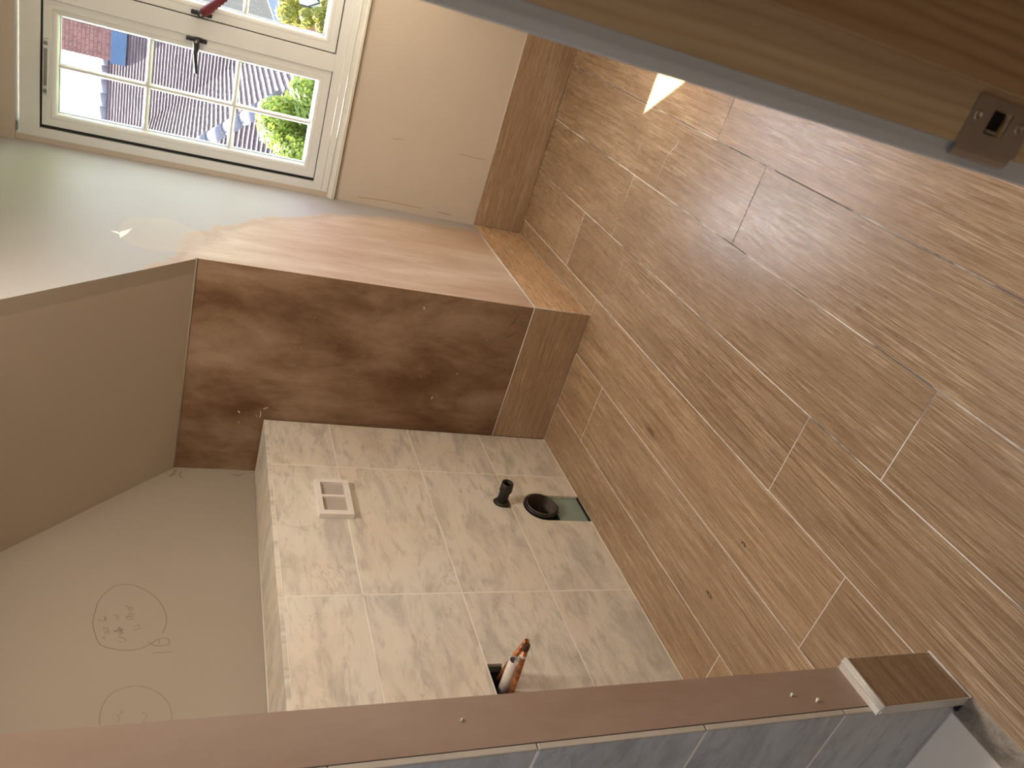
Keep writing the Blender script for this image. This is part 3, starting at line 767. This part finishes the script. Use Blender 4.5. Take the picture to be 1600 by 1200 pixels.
# small white mark on the cheek, hairline marks on the window wall
b = prism([(0.1236, 1.7177), (0.128, 1.700), (0.118, 1.690), (0.130, 1.688), (0.160, 1.668), (0.1768, 1.6556), (0.150, 1.662), (0.120, 1.668), (0.0728, 1.6837), (0.108, 1.690)], (-0.0062, 0, 0), (0, 1, 0), (0, 0, 1), (1, 0, 0), 0.0008)
obj('white_mark', b, M['filler'], ch)

# small marks: (points in a plane, half width), laid 0.3 mm proud of the surface
def marks(nm, parent, plane, lines, mat):
    for pts, wd in lines:
        bm = bmesh.new(); prev = None; n_ = len(pts)
        for i, (a, c_) in enumerate(pts):
            p0_, p1_ = pts[max(i - 1, 0)], pts[min(i + 1, n_ - 1)]
            tx, ty = p1_[0] - p0_[0], p1_[1] - p0_[1]; L_ = math.hypot(tx, ty) or 1
            k_ = wd * (0.35 if i in (0, n_ - 1) else 1.0)
            q = [(a - ty / L_ * k_, c_ + tx / L_ * k_), (a + ty / L_ * k_, c_ - tx / L_ * k_)]
            vv = [bm.verts.new((x, 0.0062, y) if plane == 'A' else (x, y, 0.0003) if plane == 'F' else (XD + 0.0004, x, y)) for x, y in q]
            if prev: bm.faces.new((prev[0], vv[0], vv[1], prev[1]))
            prev = vv
        obj(nm, bm, mat, parent)
dk = mat_plain('dark_plaster_nick', (0.045, 0.022, 0.012), 0.8)
marks('dark_nick', we, 'A', [([(-0.0401, 0.2974), (-0.07, 0.306), (-0.1081, 0.3222)], 0.0012), ([(-0.117, 0.2837), (-0.135, 0.300), (-0.1515, 0.3278)], 0.0013),
     ([(-0.1957, 0.3361), (-0.2136, 0.3169)], 0.0008), ([(-0.2861, 0.2806), (-0.2900, 0.2850)], 0.0028), ([(-0.3497, 0.3089), (-0.356, 0.309)], 0.0025),
     ([(-0.3697, 0.3254), (-0.372, 0.320)], 0.0018), ([(-0.38, 0.3363), (-0.382, 0.325)], 0.0016), ([(-0.5004, 0.2923), (-0.503, 0.300)], 0.0014)], dk)
marks('white_fleck', we, 'A', [([(-0.4443, 0.5453), (-0.450, 0.5475), (-0.4569, 0.5501)], 0.0018), ([(-0.1659, 0.394), (-0.168, 0.391)], 0.0022), ([(-0.4816, 0.5865), (-0.479, 0.580)], 0.0010),
     ([(-0.5783, 1.2619), (-0.584, 1.258), (-0.5888, 1.2539)], 0.0022), ([(-0.5922, 1.1974), (-0.600, 1.192)], 0.0014), ([(-0.626, 1.2562), (-0.633, 1.251)], 0.0016),
     ([(-0.606, 1.185), (-0.590, 1.181), (-0.570, 1.183)], 0.0012)], M['filler'])
och = mat_plain('ochre_plaster_smear', (0.33, 0.245, 0.165), 0.8, 0, 0.25, 60)
marks('smear', wl, 'D', [([(-0.004, 1.449), (-0.03, 1.452), (-0.055, 1.470)], 0.007), ([(-0.02, 1.43), (-0.045, 1.435), (-0.06, 1.42)], 0.004), ([(-0.012, 1.20), (-0.030, 1.23), (-0.02, 1.26)], 0.004)], och)
sc_m = mat_plain('dusty_scuff', (0.50, 0.42, 0.34), 0.6, 0, 0.1, 60)
marks('scuff', floor, 'F', [([(0.7439, -0.1445), (0.7237, -0.1393), (0.700, -0.122)], 0.0042), ([(0.715, -0.128), (0.6835, -0.1085), (0.6294, -0.103), (0.5612, -0.106)], 0.0020),
     ([(0.6809, 0.086), (0.655, 0.092), (0.6334, 0.0845)], 0.0030), ([(0.287, -0.0816), (0.250, -0.088), (0.2187, -0.093)], 0.0028),
     ([(0.2187, -0.093), (0.180, -0.094), (0.147, -0.0827), (0.0765, -0.0505)], 0.0013), ([(0.125, -0.098), (0.107, -0.112)], 0.0042)], sc_m)
kn = mat_plain('dark_knot', (0.075, 0.042, 0.022), 0.5, 0, 0.3, 90); kl = mat_plain('pale_knot_core', (0.50, 0.37, 0.25), 0.5)
for (x, y, a_, c_) in ((-0.3201, -1.1863, 0.006, 0.019), (-0.1065, -1.2041, 0.005, 0.013), (0.2886, 0.7032, 0.006, 0.016), (0.668, -1.218, 0.003, 0.005)):
    bm = bmesh.new(); vs = []
    for q in range(14):
        rr = random.uniform(0.45, 1.15); th_ = 2 * PI * q / 14
        vs.append(bm.verts.new((x + a_ * rr * math.cos(th_), y + c_ * rr * math.sin(th_), 0.0003)))
    bm.faces.new(vs); obj('knot', bm, kn, floor)
    bm = bmesh.new(); bm.faces.new([bm.verts.new((x + a_ * 0.3 * math.cos(q), y - c_ * 0.1 + c_ * 0.28 * math.sin(q), 0.0005)) for q in (0, 1, 2.2, 3.1, 4.2, 5.3)])
    obj('knot_core', bm, kl, floor)
# hairline scratches on the wall under the window
def scratch(parent, pts, wd, mat, nm='scratch'):
    bm = bmesh.new(); prev = None
    for i, (x, z) in enumerate(pts):
        a, c_ = bm.verts.new((x, YC - 0.0004, z + wd)), bm.verts.new((x, YC - 0.0004, z - wd))
        if prev: bm.faces.new((prev[0], a, c_, prev[1]))
        prev = (a, c_)
    obj(nm, bm, mat, parent)
def vscratch(parent, pts, wd, mat, nm='scratch'):
    bm = bmesh.new(); prev = None
    for i, (x, z) in enumerate(pts):
        a, c_ = bm.verts.new((x + wd, YC - 0.0004, z)), bm.verts.new((x - wd, YC - 0.0004, z))
        if prev: bm.faces.new((prev[0], a, c_, prev[1]))
        prev = (a, c_)
    obj(nm, bm, mat, parent)
vscratch(ww, [(0.3070, 0.400), (0.3060, 0.330), (0.3082, 0.268)], 0.0008, M['pencil'])
vscratch(ww, [(0.3063, 0.7127), (0.3154, 0.6598)], 0.0007, M['pencil'])
vscratch(ww, [(0.0216, 0.8059), (0.030, 0.66), (0.0256, 0.507)], 0.0018, mat_plain('ochre_smear', (0.50, 0.32, 0.18), 0.7), 'smear')
vscratch(ww, [(0.0230, 0.430), (0.0217, 0.3635)], 0.0012, M['pencil'])

# ------------------------------------------------------------------ window
win = struct('window_1')
FX0, FX1, FZ0, FZ1 = 0.0177, 1.083, 0.9421, 2.1057
SY = YC + 0.004
b = bx(FX0, 0.0520, YC - 0.001, YC + 0.075, FZ0, FZ1)
bx(1.0480, FX1, YC - 0.001, YC + 0.075, FZ0, FZ1, b)
bx(FX0, FX1, YC - 0.0015, YC + 0.075, FZ0, 1.0090, b, 0.0)
bx(FX0, FX1, YC - 0.0015, YC + 0.075, 2.0400, FZ1, b)
bx(0.5160, 0.5835, YC - 0.002, YC + 0.075, 1.0090, 2.0400, b, 0.001)
bx(0.0520, 1.048, YC + 0.035, YC + 0.075, 1.0085, 1.0200, b)
bx(0.0520, 1.048, YC + 0.035, YC + 0.075, 2.025, 2.0405, b)
obj('window_frame', b, M['upvc'], win)
b = bmesh.new()
for (x0, x1) in ((0.0520, 0.5160), (0.5835, 1.048)):
    ringloft(x0, x1, 1.009, 2.040, [(-0.0005, YC + 0.012), (0.016, YC + 0.012), (0.016, YC + 0.040), (-0.0005, YC + 0.040)], b)
obj('rubber_seal', b, M['seal'], win)
b = bmesh.new()
tube([(0.022, YC - 0.002, 0.9455), (1.08, YC - 0.002, 0.9455)], 0.0018, 6, b)
tube([(0.022, YC - 0.002, 0.9720), (1.08, YC - 0.002, 0.9720)], 0.0010, 6, b)
obj('sealant_bead', b, M['board'], win)
def sash(x0, x1, z0, z1, hx, gl):
    s = bpy.data.objects.new('sash', None); COL.objects.link(s); s.parent = win
    y = SY
    prof = [(0, y + 0.045), (0, y + 0.0015), (0.0015, y), (0.028, y), (0.0290, y + 0.0018), (0.0305, y + 0.0018), (0.0315, y), (0.040, y + 0.001), (0.0455, y + 0.0035), (0.0495, y + 0.009), (0.0530, y + 0.017), (0.0530, y + 0.045)]
    obj('sash_frame', ringloft(x0, x1, z0, z1, prof), M['upvc'], s)
    gx0, gx1, gz0, gz1 = x0 + 0.053, x1 - 0.0375, z0 + 0.047, z1 - 0.053
    gx1 = x1 - 0.053; gz0 = z0 + 0.053
    xm = (gx0 + gx1) / 2
    def bar(p, q, horiz):
        w_ = 0.0105; bm = bmesh.new()
        pr = [(-w_, y + 0.020), (-w_ * 0.55, y + 0.0135), (-w_ * 0.35, y + 0.0115), (w_ * 0.35, y + 0.0115), (w_ * 0.55, y + 0.0135), (w_, y + 0.020), (w_, y + 0.0240), (-w_, y + 0.0240)]
        vv = []
        for e in (p, q):
            vv.append([bm.verts.new((e[0] + (0 if horiz else o_), yy, e[1] + (o_ if horiz else 0))) for o_, yy in pr])
        for i in range(8): bm.faces.new((vv[0][i], vv[0][(i + 1) % 8], vv[1][(i + 1) % 8], vv[1][i]))
        bm.faces.new(vv[0]); bm.faces.new(vv[1])
        obj('glazing_bar', bm, M['upvc'], s)
    bar((xm, gz0 - 0.004), (xm, gz1 + 0.004), False)
    zb = [1.3655, 1.6820]
    for z in zb:
        bar((gx0 - 0.004, z), (xm - 0.004, z), True); bar((xm + 0.004, z), (gx1 + 0.004, z), True)
    zz = [gz0] + zb + [gz1]
    for a, c_ in ((gx0, xm), (xm, gx1)):
        for i in range(3):
            obj('pane', bx(a + 0.0002, c_ - 0.0002, y + 0.0241, y + 0.0256, zz[i] + 0.0002, zz[i + 1] - 0.0002), M['glass'], s)
    bs = bmesh.new()
    ringloft(gx0 - 0.001, gx1 + 0.001, gz0 - 0.001, gz1 + 0.001, [(0, y + 0.0165), (0.0022, y + 0.0165), (0.0022, y + 0.0235), (0, y + 0.0235)], bs)
    obj('glazing_gasket', bs, M['seal'], s)
    return s
s1 = sash(0.0655, 0.5150, 1.0120, 2.0330, 0, 0)
s2 = sash(0.5875, 1.0440, 1.0130, 2.0350, 0, 0)
def handle(x, z, ex, ez, parent, wrapped):
    y = SY
    b = bx(x - 0.008, x + 0.008, y - 0.009, y + 0.0005, z - 0.038, z + 0.036, bev=0.003)
    obj('handle_plate', b, M['black'], parent)
    b = tube([(x, y - 0.006, z), (x, y - 0.024, z)], [0.012, 0.0125], 18)
    p0 = Vector((x, y - 0.028, z)); p1 = Vector((ex, y - 0.040, ez)); d = p1 - p0
    pts = [p0 - d.normalized() * 0.012, p0, p0 + d * 0.22, p0 + d * 0.36 + Vector((0, -0.004, 0.004)), p0 + d * 0.7 + Vector((0, -0.004, 0.003)), p1]
    tube(pts, [0.009, 0.0125, 0.0115, 0.0085, 0.0072, 0.0062], 12, b)
    obj('handle_lever', b, M['black'], parent)
    b = tube([(x, y - 0.040, z), (x, y - 0.0425, z)], [0.0050, 0.0044], 14, inner=0.0022)
    obj('handle_screw', b, M['screw'], parent)
    return p0, d
handle(0.5045, 1.5270, 0.3900, 1.5150, s1, False)
p0, d = handle(0.6015, 1.5190, 0.7050, 1.4250, s2, True)
rc = thing('red_cord', (0.62, SY - 0.03, 1.49), 'dark red mesh cord wound over the black handle of the upper sash in the photo', 'cord')
rc['label'] = 'dark red woven cord wound round the black handle of the right window sash'
b = bmesh.new()
tube([p0 + Vector((0.004, -0.003, -0.004)), p0 + d * 0.18, p0 + d * 0.42 + Vector((0, -0.004, 0)), p0 + d * 0.75 + Vector((0, -0.006, 0)), p0 + d * 1.25], [0.0150, 0.0175, 0.0150, 0.0130, 0.0120], 14, b)
obj('cord_sleeve', b, M['redtape'], rc)
b = bmesh.new()
for k_ in range(10):
    q = p0 + d * (0.10 + 0.11 * k_); u = d.normalized()
    v1 = u.cross(Vector((0, 1, 0))).normalized(); v2 = u.cross(v1)
    r_ = 0.0172 - 0.0004 * k_
    tube([q + u * 0.004 * t + r_ * (math.cos(t * PI / 4) * v1 + math.sin(t * PI / 4) * v2) for t in range(9)], 0.0017, 6, b)
obj('cord_winding', b, M['redtape'], rc)
# stay at the head of the left sash
st = bx(0.180, 0.381, SY - 0.012, SY, 2.0125, 2.0315, bev=0.0025)
obj('stay_cover', st, M['zinc'], s1)
b = bmesh.new()
bx(0.215, 0.348, SY - 0.0145, SY - 0.0115, 2.0160, 2.0270, b)
for x in (0.195, 0.366): tube([(x, SY - 0.010, 2.022), (x, SY - 0.0155, 2.022)], [0.008, 0.0072], 16, b)
obj('stay_arm', b, mat_plain('grey_stay', (0.22, 0.22, 0.22), 0.4, 0.4), s1)
# sill board: bead, white edge and a dark strip painting the shadow gap beneath
sb = thing('sill_board', (0.55, YC, 0.92), 'narrow cream window board under the window frame', 'window sill')
b = prism([(YC + 0.0, 0.9135), (YC - 0.0200, 0.9135), (YC - 0.0215, 0.9155), (YC - 0.0215, 0.9215), (YC - 0.0185, 0.9245), (YC - 0.016, 0.9235), (YC - 0.0145, 0.9260), (YC + 0.0, 0.9420)], (-0.0055, 0, 0), (0, 1, 0), (0, 0, 1), (1, 0, 0), 1.1045)
obj('board', b, M['board'], sb)
b = tube([(-0.0055, YC - 0.0215, 0.9235), (1.098, YC - 0.0215, 0.9235)], 0.0020, 8)
obj('paint_edge', b, M['filler'], sb)
b = bx(-0.0055, 1.098, YC - 0.012, YC, 0.9065, 0.9135)
obj('shadow_strip', b, mat_plain('painted_gap_shadow', (0.28, 0.23, 0.14), 0.7, 0, 0.3, 20), sb)  # dark colour stands for the shadow under the board

# ------------------------------------------------------------------ doorway next to the camera
door = struct('door_1')
AX = XR - 0.0152
b = bx(AX, XR - 0.0002, DY1 + 0.005, DY1 + 0.070, 0.0, 2.05, bev=0.0012)
obj('architrave', b, M['arch'], door)
b = bx(AX, XR - 0.0002, DY0 - 0.070, DY0 - 0.005, 0.0, 2.05, bev=0.0012)
obj('architrave', b, M['arch'], door)
b = bx(AX, XR - 0.0002, DY0 - 0.070, DY1 + 0.070, 2.05, 2.115, bev=0.0012)
obj('architrave', b, M['arch'], door)
b = bmesh.new(); LX1 = XR + 0.112
# jamb with a mortice behind the strike plate
hx0, hx1, hz0, hz1 = 1.0488, 1.0643, 1.0035, 1.0225
bx(XR - 0.001, hx0, DY1, DY1 + 0.03, 0, 2.03, b); bx(hx1, LX1, DY1, DY1 + 0.03, 0, 2.03, b)
bx(hx0, hx1, DY1, DY1 + 0.03, 0, hz0, b); bx(hx0, hx1, DY1, DY1 + 0.03, hz1, 2.03, b)
bx(hx0, hx1, DY1 + 0.022, DY1 + 0.03, hz0, hz1, b)
obj('jamb', b, M['pine'], door)
obj('jamb', bx(XR - 0.001, LX1, DY0 - 0.03, DY0, 0, 2.03), M['pine'], door)
obj('door_head', bx(XR - 0.001, LX1, DY0 - 0.03, DY1 + 0.03, 2.0, 2.03), M['pine'], door)
obj('door_stop', bx(XR + 0.0350, LX1 - 0.020, DY1 - 0.012, DY1, 0, 2.0, bev=0.001), M['pine_dark'], door)
obj('door_stop', bx(XR + 0.0350, LX1 - 0.020, DY0, DY0 + 0.012, 0, 2.0, bev=0.001), M['pine_dark'], door)
stp = thing('strike_plate', (1.055, DY1, 1.012), 'brushed steel strike plate with rectangular hole screwed to the pine door jamb', 'strike plate')
b = bmesh.new(); T = 0.0013
pz0, pz1 = 0.9830, 1.0411; px0, px1 = 1.0385, 1.0708
for a in ((px0, hx0, pz0, pz1), (hx1, px1, pz0, pz1), (hx0, hx1, pz0, hz0), (hx0, hx1, hz1, pz1)):
    bx(a[0], a[1], DY1 - T, DY1 - 0.0001, a[2], a[3], b)
obj('plate', b, M['steel'], stp)
b = prism([(px0, DY1 - T), (px0 - 0.0030, DY1 - T + 0.0002), (px0 - 0.0063, DY1 - T + 0.0016), (px0 - 0.0080, DY1 + 0.0030), (px0 - 0.0070, DY1 + 0.0034), (px0 - 0.0056, DY1 + 0.0014), (px0 - 0.0030, DY1 + 0.0004), (px0, DY1 - 0.0001)],
          (0, 0, pz0 + 0.002), (1, 0, 0), (0, 1, 0), (0, 0, 1), pz1 - pz0 - 0.004)
obj('lip', b, M['steel'], stp)
for z in (1.0344, 0.9926):
    b = tube([(1.0580, DY1 - T + 0.0001, z), (1.0580, DY1 - T - 0.0006, z)], [0.0040, 0.0034], 20, inner=0.0016)
    tube([(1.0580, DY1 - T + 0.0002, z), (1.0580, DY1 - T - 0.0001, z)], 0.0030, 16, b)
    obj('screw', b, M['screw'], stp)
b = bx(hx0 + 0.001, hx0 + 0.003, DY1 + 0.001, DY1 + 0.003, hz0 + 0.004, hz1 - 0.004)
obj('mortice_tab', b, M['steel'], stp)
b = bx(hx0 + 0.0002, hx1 - 0.0002, DY1 + 0.0050, DY1 + 0.0218, hz0 + 0.0002, hz1 - 0.0002)
obj('mortice_shade', b, M['void'], stp)  # solid black block paints the shade inside the mortice

# made-up ceiling fittings for the added fill lamps
for i, (x, y, lab) in enumerate(((0.45, -0.95, 'round ceiling lamp added as fill light in the middle of the bathroom'), (-0.30, -2.60, 'round ceiling lamp added over the shower tray in place of bluish daylight'), (1.65, -2.50, 'round ceiling lamp added as fill light on the landing'))):
    t = thing('added_fill_lamp', (x, y, H), lab, 'lamp')
    obj('bezel', tube([(x, y, H + 0.0), (x, y, H - 0.006)], [0.055, 0.050], 28, inner=0.040), M['filler'], t)
    obj('diffuser', tube([(x, y, H), (x, y, H - 0.002)], 0.041, 28), M['fill_glow'], t)

# ------------------------------------------------------------------ outside
struct('ground', bx(-40, 40, 1.6, 60, -4.6, -4.5), M['grass'])
def rel(x, y, z): return Vector((CX + x, CY + y, CZ + z))
T8 = 0.80
k1, k3, kR = -14.1, -10.6, -2.992
EZ = -1.40                                   # eaves height, relative to the camera
HW = thing('neighbour_house', rel(-5.2, 17, -6.0), 'neighbouring house with red-brown hipped tiled roof and brick chimney', 'house')
def courses(name, P0, along, upd, s_of_t, length, gauge=0.1, step=0.042, parent=None, seed=1):
    """tile courses: sawtooth slabs; s_of_t(t) gives start/end along the eaves for height t up the slope"""
    bm = bmesh.new(); rnd = random.Random(seed); nrm = along.cross(upd).normalized()
    if nrm.z < 0: nrm = -nrm
    n_ = int(length / gauge)
    for i in range(n_):
        t0, t1 = i * gauge, (i + 1) * gauge + 0.01
        sa, sb = s_of_t(t0); 
        if sb - sa < 0.05: continue
        m_ = max(2, int((sb - sa) / 0.17)); prev = None
        for j in range(m_ + 1):
            s = sa + (sb - sa) * j / m_; wob = rnd.uniform(-0.006, 0.006); lift = rnd.uniform(0, 0.004)
            sT = max(s_of_t(t1)[0], min(s_of_t(t1)[1], s))
            v = [bm.verts.new(P0 + along * s + upd * (t0 + wob)),
                 bm.verts.new(P0 + along * s + upd * (t0 + wob) + nrm * (step + lift)),
                 bm.verts.new(P0 + along * sT + upd * t1 + nrm * 0.002)]
            if prev:
                bm.faces.new((prev[0], v[0], v[1], prev[1])); bm.faces.new((prev[1], v[1], v[2], prev[2]))
            prev = v
    o = obj(name, bm, M['rooftile'], parent, kind='stuff')
    return o
upY = Vector((0, 1, T8)).normalized(); sq = math.hypot(1, T8)
# main roof, facing this window: z = .8 y + k1 up to the ridge
yE, yR = (EZ - k1) / T8, 20.04; zR = T8 * yR + k1
XL, XRt = -9.0, -2.35
courses('main_roof_tiles', rel(XL, yE, EZ), Vector((1, 0, 0)), upY, lambda t: (0, XRt - XL), (yR - yE) * sq, parent=HW, seed=2)
b = prism([(yE, EZ - 0.10), (yR, zR - 0.06), (2 * yR - yE, EZ - 0.10)], rel(XL, 0, 0), (0, 1, 0), (0, 0, 1), (1, 0, 0), XRt - XL)
obj('roof_core', b, M['rooftile'], HW)
b = bmesh.new()
for i in range(22):
    x = XL + i * 0.30
    if x + 0.3 > XRt: break
    tube([rel(x, yR, zR - 0.02), rel(x + 0.29, yR, zR - 0.02)], [0.13, 0.12], 12, b)
obj('ridge_tiles', b, M['ridge'], HW, kind='stuff')
# wing with the hip: hip line through P, direction (-1, 1, .8)
P = Vector((-2.471, 12.0, -1.016))
se = (EZ - P.z) / T8
hipE = P + Vector((-1, 1, T8)) * se           # eaves corner of the wing
WR = 1.0; st_ = (WR - P.z) / T8
apex = P + Vector((-1, 1, T8)) * st_
# side slope faces +x: z + .8 x = kR
side_up = Vector((-1, 0, T8)).normalized()
ptop = (WR - EZ) / T8 * sq
yv = lambda t: ((EZ + t * T8 / sq) - k1) / T8          # where the main roof is met at that height
courses('side_roof_tiles', rel(hipE.x, 0, EZ), Vector((0, 1, 0)), side_up, lambda t: (hipE.y + t / sq, yv(t)), ptop, parent=HW, seed=3)
wx = 2 * (hipE.x - apex.x)                    # wing width
courses('front_roof_tiles', rel(hipE.x - wx, hipE.y, EZ), Vector((1, 0, 0)), upY, lambda t: (t / sq, wx - t / sq), ptop, parent=HW, seed=4)
b = bmesh.new()
def V(*p): return b.verts.new(rel(*p))
e = 0.04
c1, c2_, c3, c4 = V(hipE.x, hipE.y, EZ - e), V(hipE.x - wx, hipE.y, EZ - e), V(hipE.x - wx, 19, EZ - e), V(hipE.x, 19, EZ - e)
a1, a2 = V(apex.x, apex.y, WR - e), V(apex.x, 19, WR - e)
for f in ((c1, c2_, a1), (c2_, c3, a2, a1), (c1, a1, a2, c4), (c1, c4, c3, c2_), (c3, c4, a2)): b.faces.new(f)
obj('wing_core', b, M['rooftile'], HW)
# hip tiles
hd = (apex - P); hl_ = hd.length; hd.normalize()
b = bmesh.new(); s0 = -0.10
while s0 < hl_:
    q0 = P + hd * s0; q1 = P + hd * (s0 + 0.44)
    b_ = tube([rel(*q0) + Vector((0, 0, -0.012)), rel(*q1) + Vector((0, 0, -0.022))], [0.122, 0.116], 16)
    obj('hip_tile', b_, M['ridge'], HW)
    s0 += 0.42
b.free()
# walls and windows below the eaves
b = bx(*sorted((CX + hipE.x - wx + 0.35, CX + hipE.x - 0.35)), CY + hipE.y + 0.35, CY + 19, -4.5, CZ + EZ - 0.03)
bx(CX + XL + 0.3, CX + XRt - 0.2, CY + yE + 0.4, CY + 23, -4.5, CZ + EZ - 0.08, b)
obj('house_wall', b, M['render_wall'], HW)
for x in (-4.2, -5.8):
    obj('window', bx(CX + x - 0.45, CX + x + 0.45, CY + hipE.y + 0.31, CY + hipE.y + 0.36, -3.4, -2.2, bev=0.02), M['filler'], HW)
obj('gutter', tube([rel(hipE.x - wx, hipE.y - 0.05, EZ - 0.03), rel(hipE.x + 0.05, hipE.y - 0.05, EZ - 0.03)], 0.05, 10), M['darktimber'], HW)
# chimney with brick courses
CHX0, CHX1, CHY0, CHY1 = CX - 3.98, CX - 2.72, CY + 19.47, CY + 20.5
ck = bpy.data.objects.new('chimney', None); COL.objects.link(ck); ck.parent = HW; ck.location = Vector((CHX0, CHY0, CZ + 1.3)) - wloc(HW)
zb0, zb1 = CZ + 1.30, CZ + 3.6
obj('mortar_core', bx(CHX0 + 0.008, CHX1 - 0.008, CHY0 + 0.008, CHY1 - 0.008, zb0, zb1), M['brick_mortar'], ck)
b = bmesh.new(); row = 0; z = zb0
while z < zb1 - 0.05:
    x = CHX0 - (0.11 if row % 2 else 0)
    while x < CHX1 - 0.01:
        xa, xb = max(x, CHX0), min(x + 0.212, CHX1)
        if xb - xa > 0.03: bx(xa, xb, CHY0 - random.uniform(0, 0.006), CHY0 + 0.1, z, z + 0.065, b)
        x += 0.224
    y = CHY0 + 0.11
    while y < CHY1 - 0.05:
        for xa in (CHX0, CHX1 - 0.1): bx(xa - 0.0, xa + 0.1, y, min(y + 0.212, CHY1), z, z + 0.065, b)
        y += 0.224
    z += 0.076; row += 1
obj('brickwork', b, M['brick'], ck, kind='stuff')
b = prism([(19.15, T8 * 19.15 + k1 + 0.04), (19.47, T8 * 19.15 + k1 + 0.06), (19.47, 1.80), (19.44, 1.80), (19.40, T8 * 19.40 + k1 + 0.10)], rel(-3.99, 0, 0), (0, 1, 0), (0, 0, 1), (1, 0, 0), 1.30)
obj('lead_flashing', bx(CHX0 - 0.02, CHX1 + 0.02, CHY0 - 0.10, CHY0 - 0.008, CZ + 1.50, CZ + 1.795), M['lead'], HW)
b.free()
obj('chimney_cap', bx(CHX0 - 0.05, CHX1 + 0.05, CHY0 - 0.05, CHY1 + 0.05, zb1, zb1 + 0.12, bev=0.02), M['render_wall'], ck)
for x in (CHX0 + 0.35, CHX1 - 0.35):
    obj('chimney_pot', tube([(x, CHY0 + 0.5, zb1 + 0.1), (x, CHY0 + 0.5, zb1 + 0.5)], [0.14, 0.11], 16, inner=0.09), M['brick'], ck)

# trees: leaf clouds on a trunk
def tree(loc, rad, n_, mat, size, label, seed, group=None, squash=1.0, name='tree'):
    rnd = random.Random(seed); c_ = Vector(loc)
    t = thing(name, (c_.x, c_.y, -4.5), label, 'tree' if name == 'tree' else 'shrub', group)
    b = bmesh.new()
    blobs = []
    for _ in range(34):
        while True:
            v = Vector((rnd.uniform(-1, 1), rnd.uniform(-1, 1), rnd.uniform(-1, 1)))
            if v.length < 1: break
        blobs.append((Vector((v.x * rad[0], v.y * rad[1], v.z * rad[2])) * 0.78, rnd.uniform(0.22, 0.38) * min(rad)))
    for _ in range(n_):
        bc, br = blobs[rnd.randrange(len(blobs))]
        d_ = Vector((rnd.gauss(0, 1), rnd.gauss(0, 1), rnd.gauss(0, 1))).normalized()
        p = c_ + bc + d_ * br * rnd.uniform(0.75, 1.05)
        a = Vector((rnd.gauss(0, 1), rnd.gauss(0, 1), rnd.gauss(0, 1))).normalized(); e_ = d_.cross(a)
        if e_.length < 0.05: continue
        e_.normalize(); a = e_.cross(d_).normalized(); s_ = size * rnd.uniform(0.7, 1.3)
        a = (a + d_ * rnd.uniform(-0.6, 0.6)).normalized()
        q = [p - a * s_, p + e_ * s_ * 0.45, p + a * s_, p - e_ * s_ * 0.45]
        b.faces.new([b.verts.new(v) for v in q])
    obj('foliage', b, mat, t, kind='stuff')
    obj('trunk', tube([(c_.x, c_.y, -4.5), (c_.x + 0.1, c_.y, (c_.z - 4.5) / 2), (c_.x, c_.y, c_.z)], [0.14, 0.10, 0.04], 10), M['bark'], t)
    return t
tree(rel(-1.80, 8.2, -2.12), (0.76, 0.7, 2.08), 42000, M['leaf'], 0.030, 'bright green leafy tree in front of the tiled roof corner', 11)
tree(rel(-0.86, 8.7, -1.24), (0.28, 0.35, 0.78), 9000, M['leafy'], 0.032, 'yellow-green shrub beside the white trellis', 12, name='shrub')
tree(rel(-2.6, 27.5, -0.9), (1.5, 1.0, 1.8), 16000, M['leafd'], 0.07, 'dark green tree beyond the end of the roof', 13)
tree(rel(-0.9, 14.0, -2.2), (0.6, 0.7, 1.3), 12000, M['leafd'], 0.05, 'dark bush low down behind the yellow-green shrub', 15)
# outbuilding with pale lead roof and brick wall
ob = thing('outbuilding', rel(-1.45, 10.4, -6.0), 'small brick outbuilding with a pale blue-grey sloping roof', 'building')
obj('brick_wall', bx(CX - 1.25, CX - 0.62, CY + 9.75, CY + 10.5, -4.5, CZ - 0.78), M['brick'], ob)
b = prism([(-1.34, -0.80), (-0.60, -0.40), (-0.58, -0.50), (-1.31, -0.90)], (CX, CY + 9.65, CZ), (1, 0, 0), (0, 0, 1), (0, 1, 0), 0.9)
obj('lead_roof', b, M['leadlight'], ob)
# white trellis
tl = thing('garden_trellis', rel(-0.8, 9.35, -6.0), 'white garden trellis with dark cross wires behind the yellow-green shrub', 'trellis')
obj('white_panel', bx(CX - 1.02, CX - 0.55, CY + 9.35, CY + 9.38, -4.5, CZ - 0.80), M['filler'], tl)
for k_ in range(4):
    x = CX - 1.00 + k_ * 0.12
    obj('upright', bx(x - 0.012, x + 0.012, CY + 9.31, CY + 9.345, -4.5, CZ - 0.78), M['darktimber'], tl)
for s_ in (-1, 1):
    obj('cross_brace', tube([(CX - 0.8 - s_ * 0.18, CY + 9.32, CZ - 1.4), (CX - 0.8 + s_ * 0.18, CY + 9.32, CZ - 0.80)], 0.008, 6), M['darktimber'], tl)
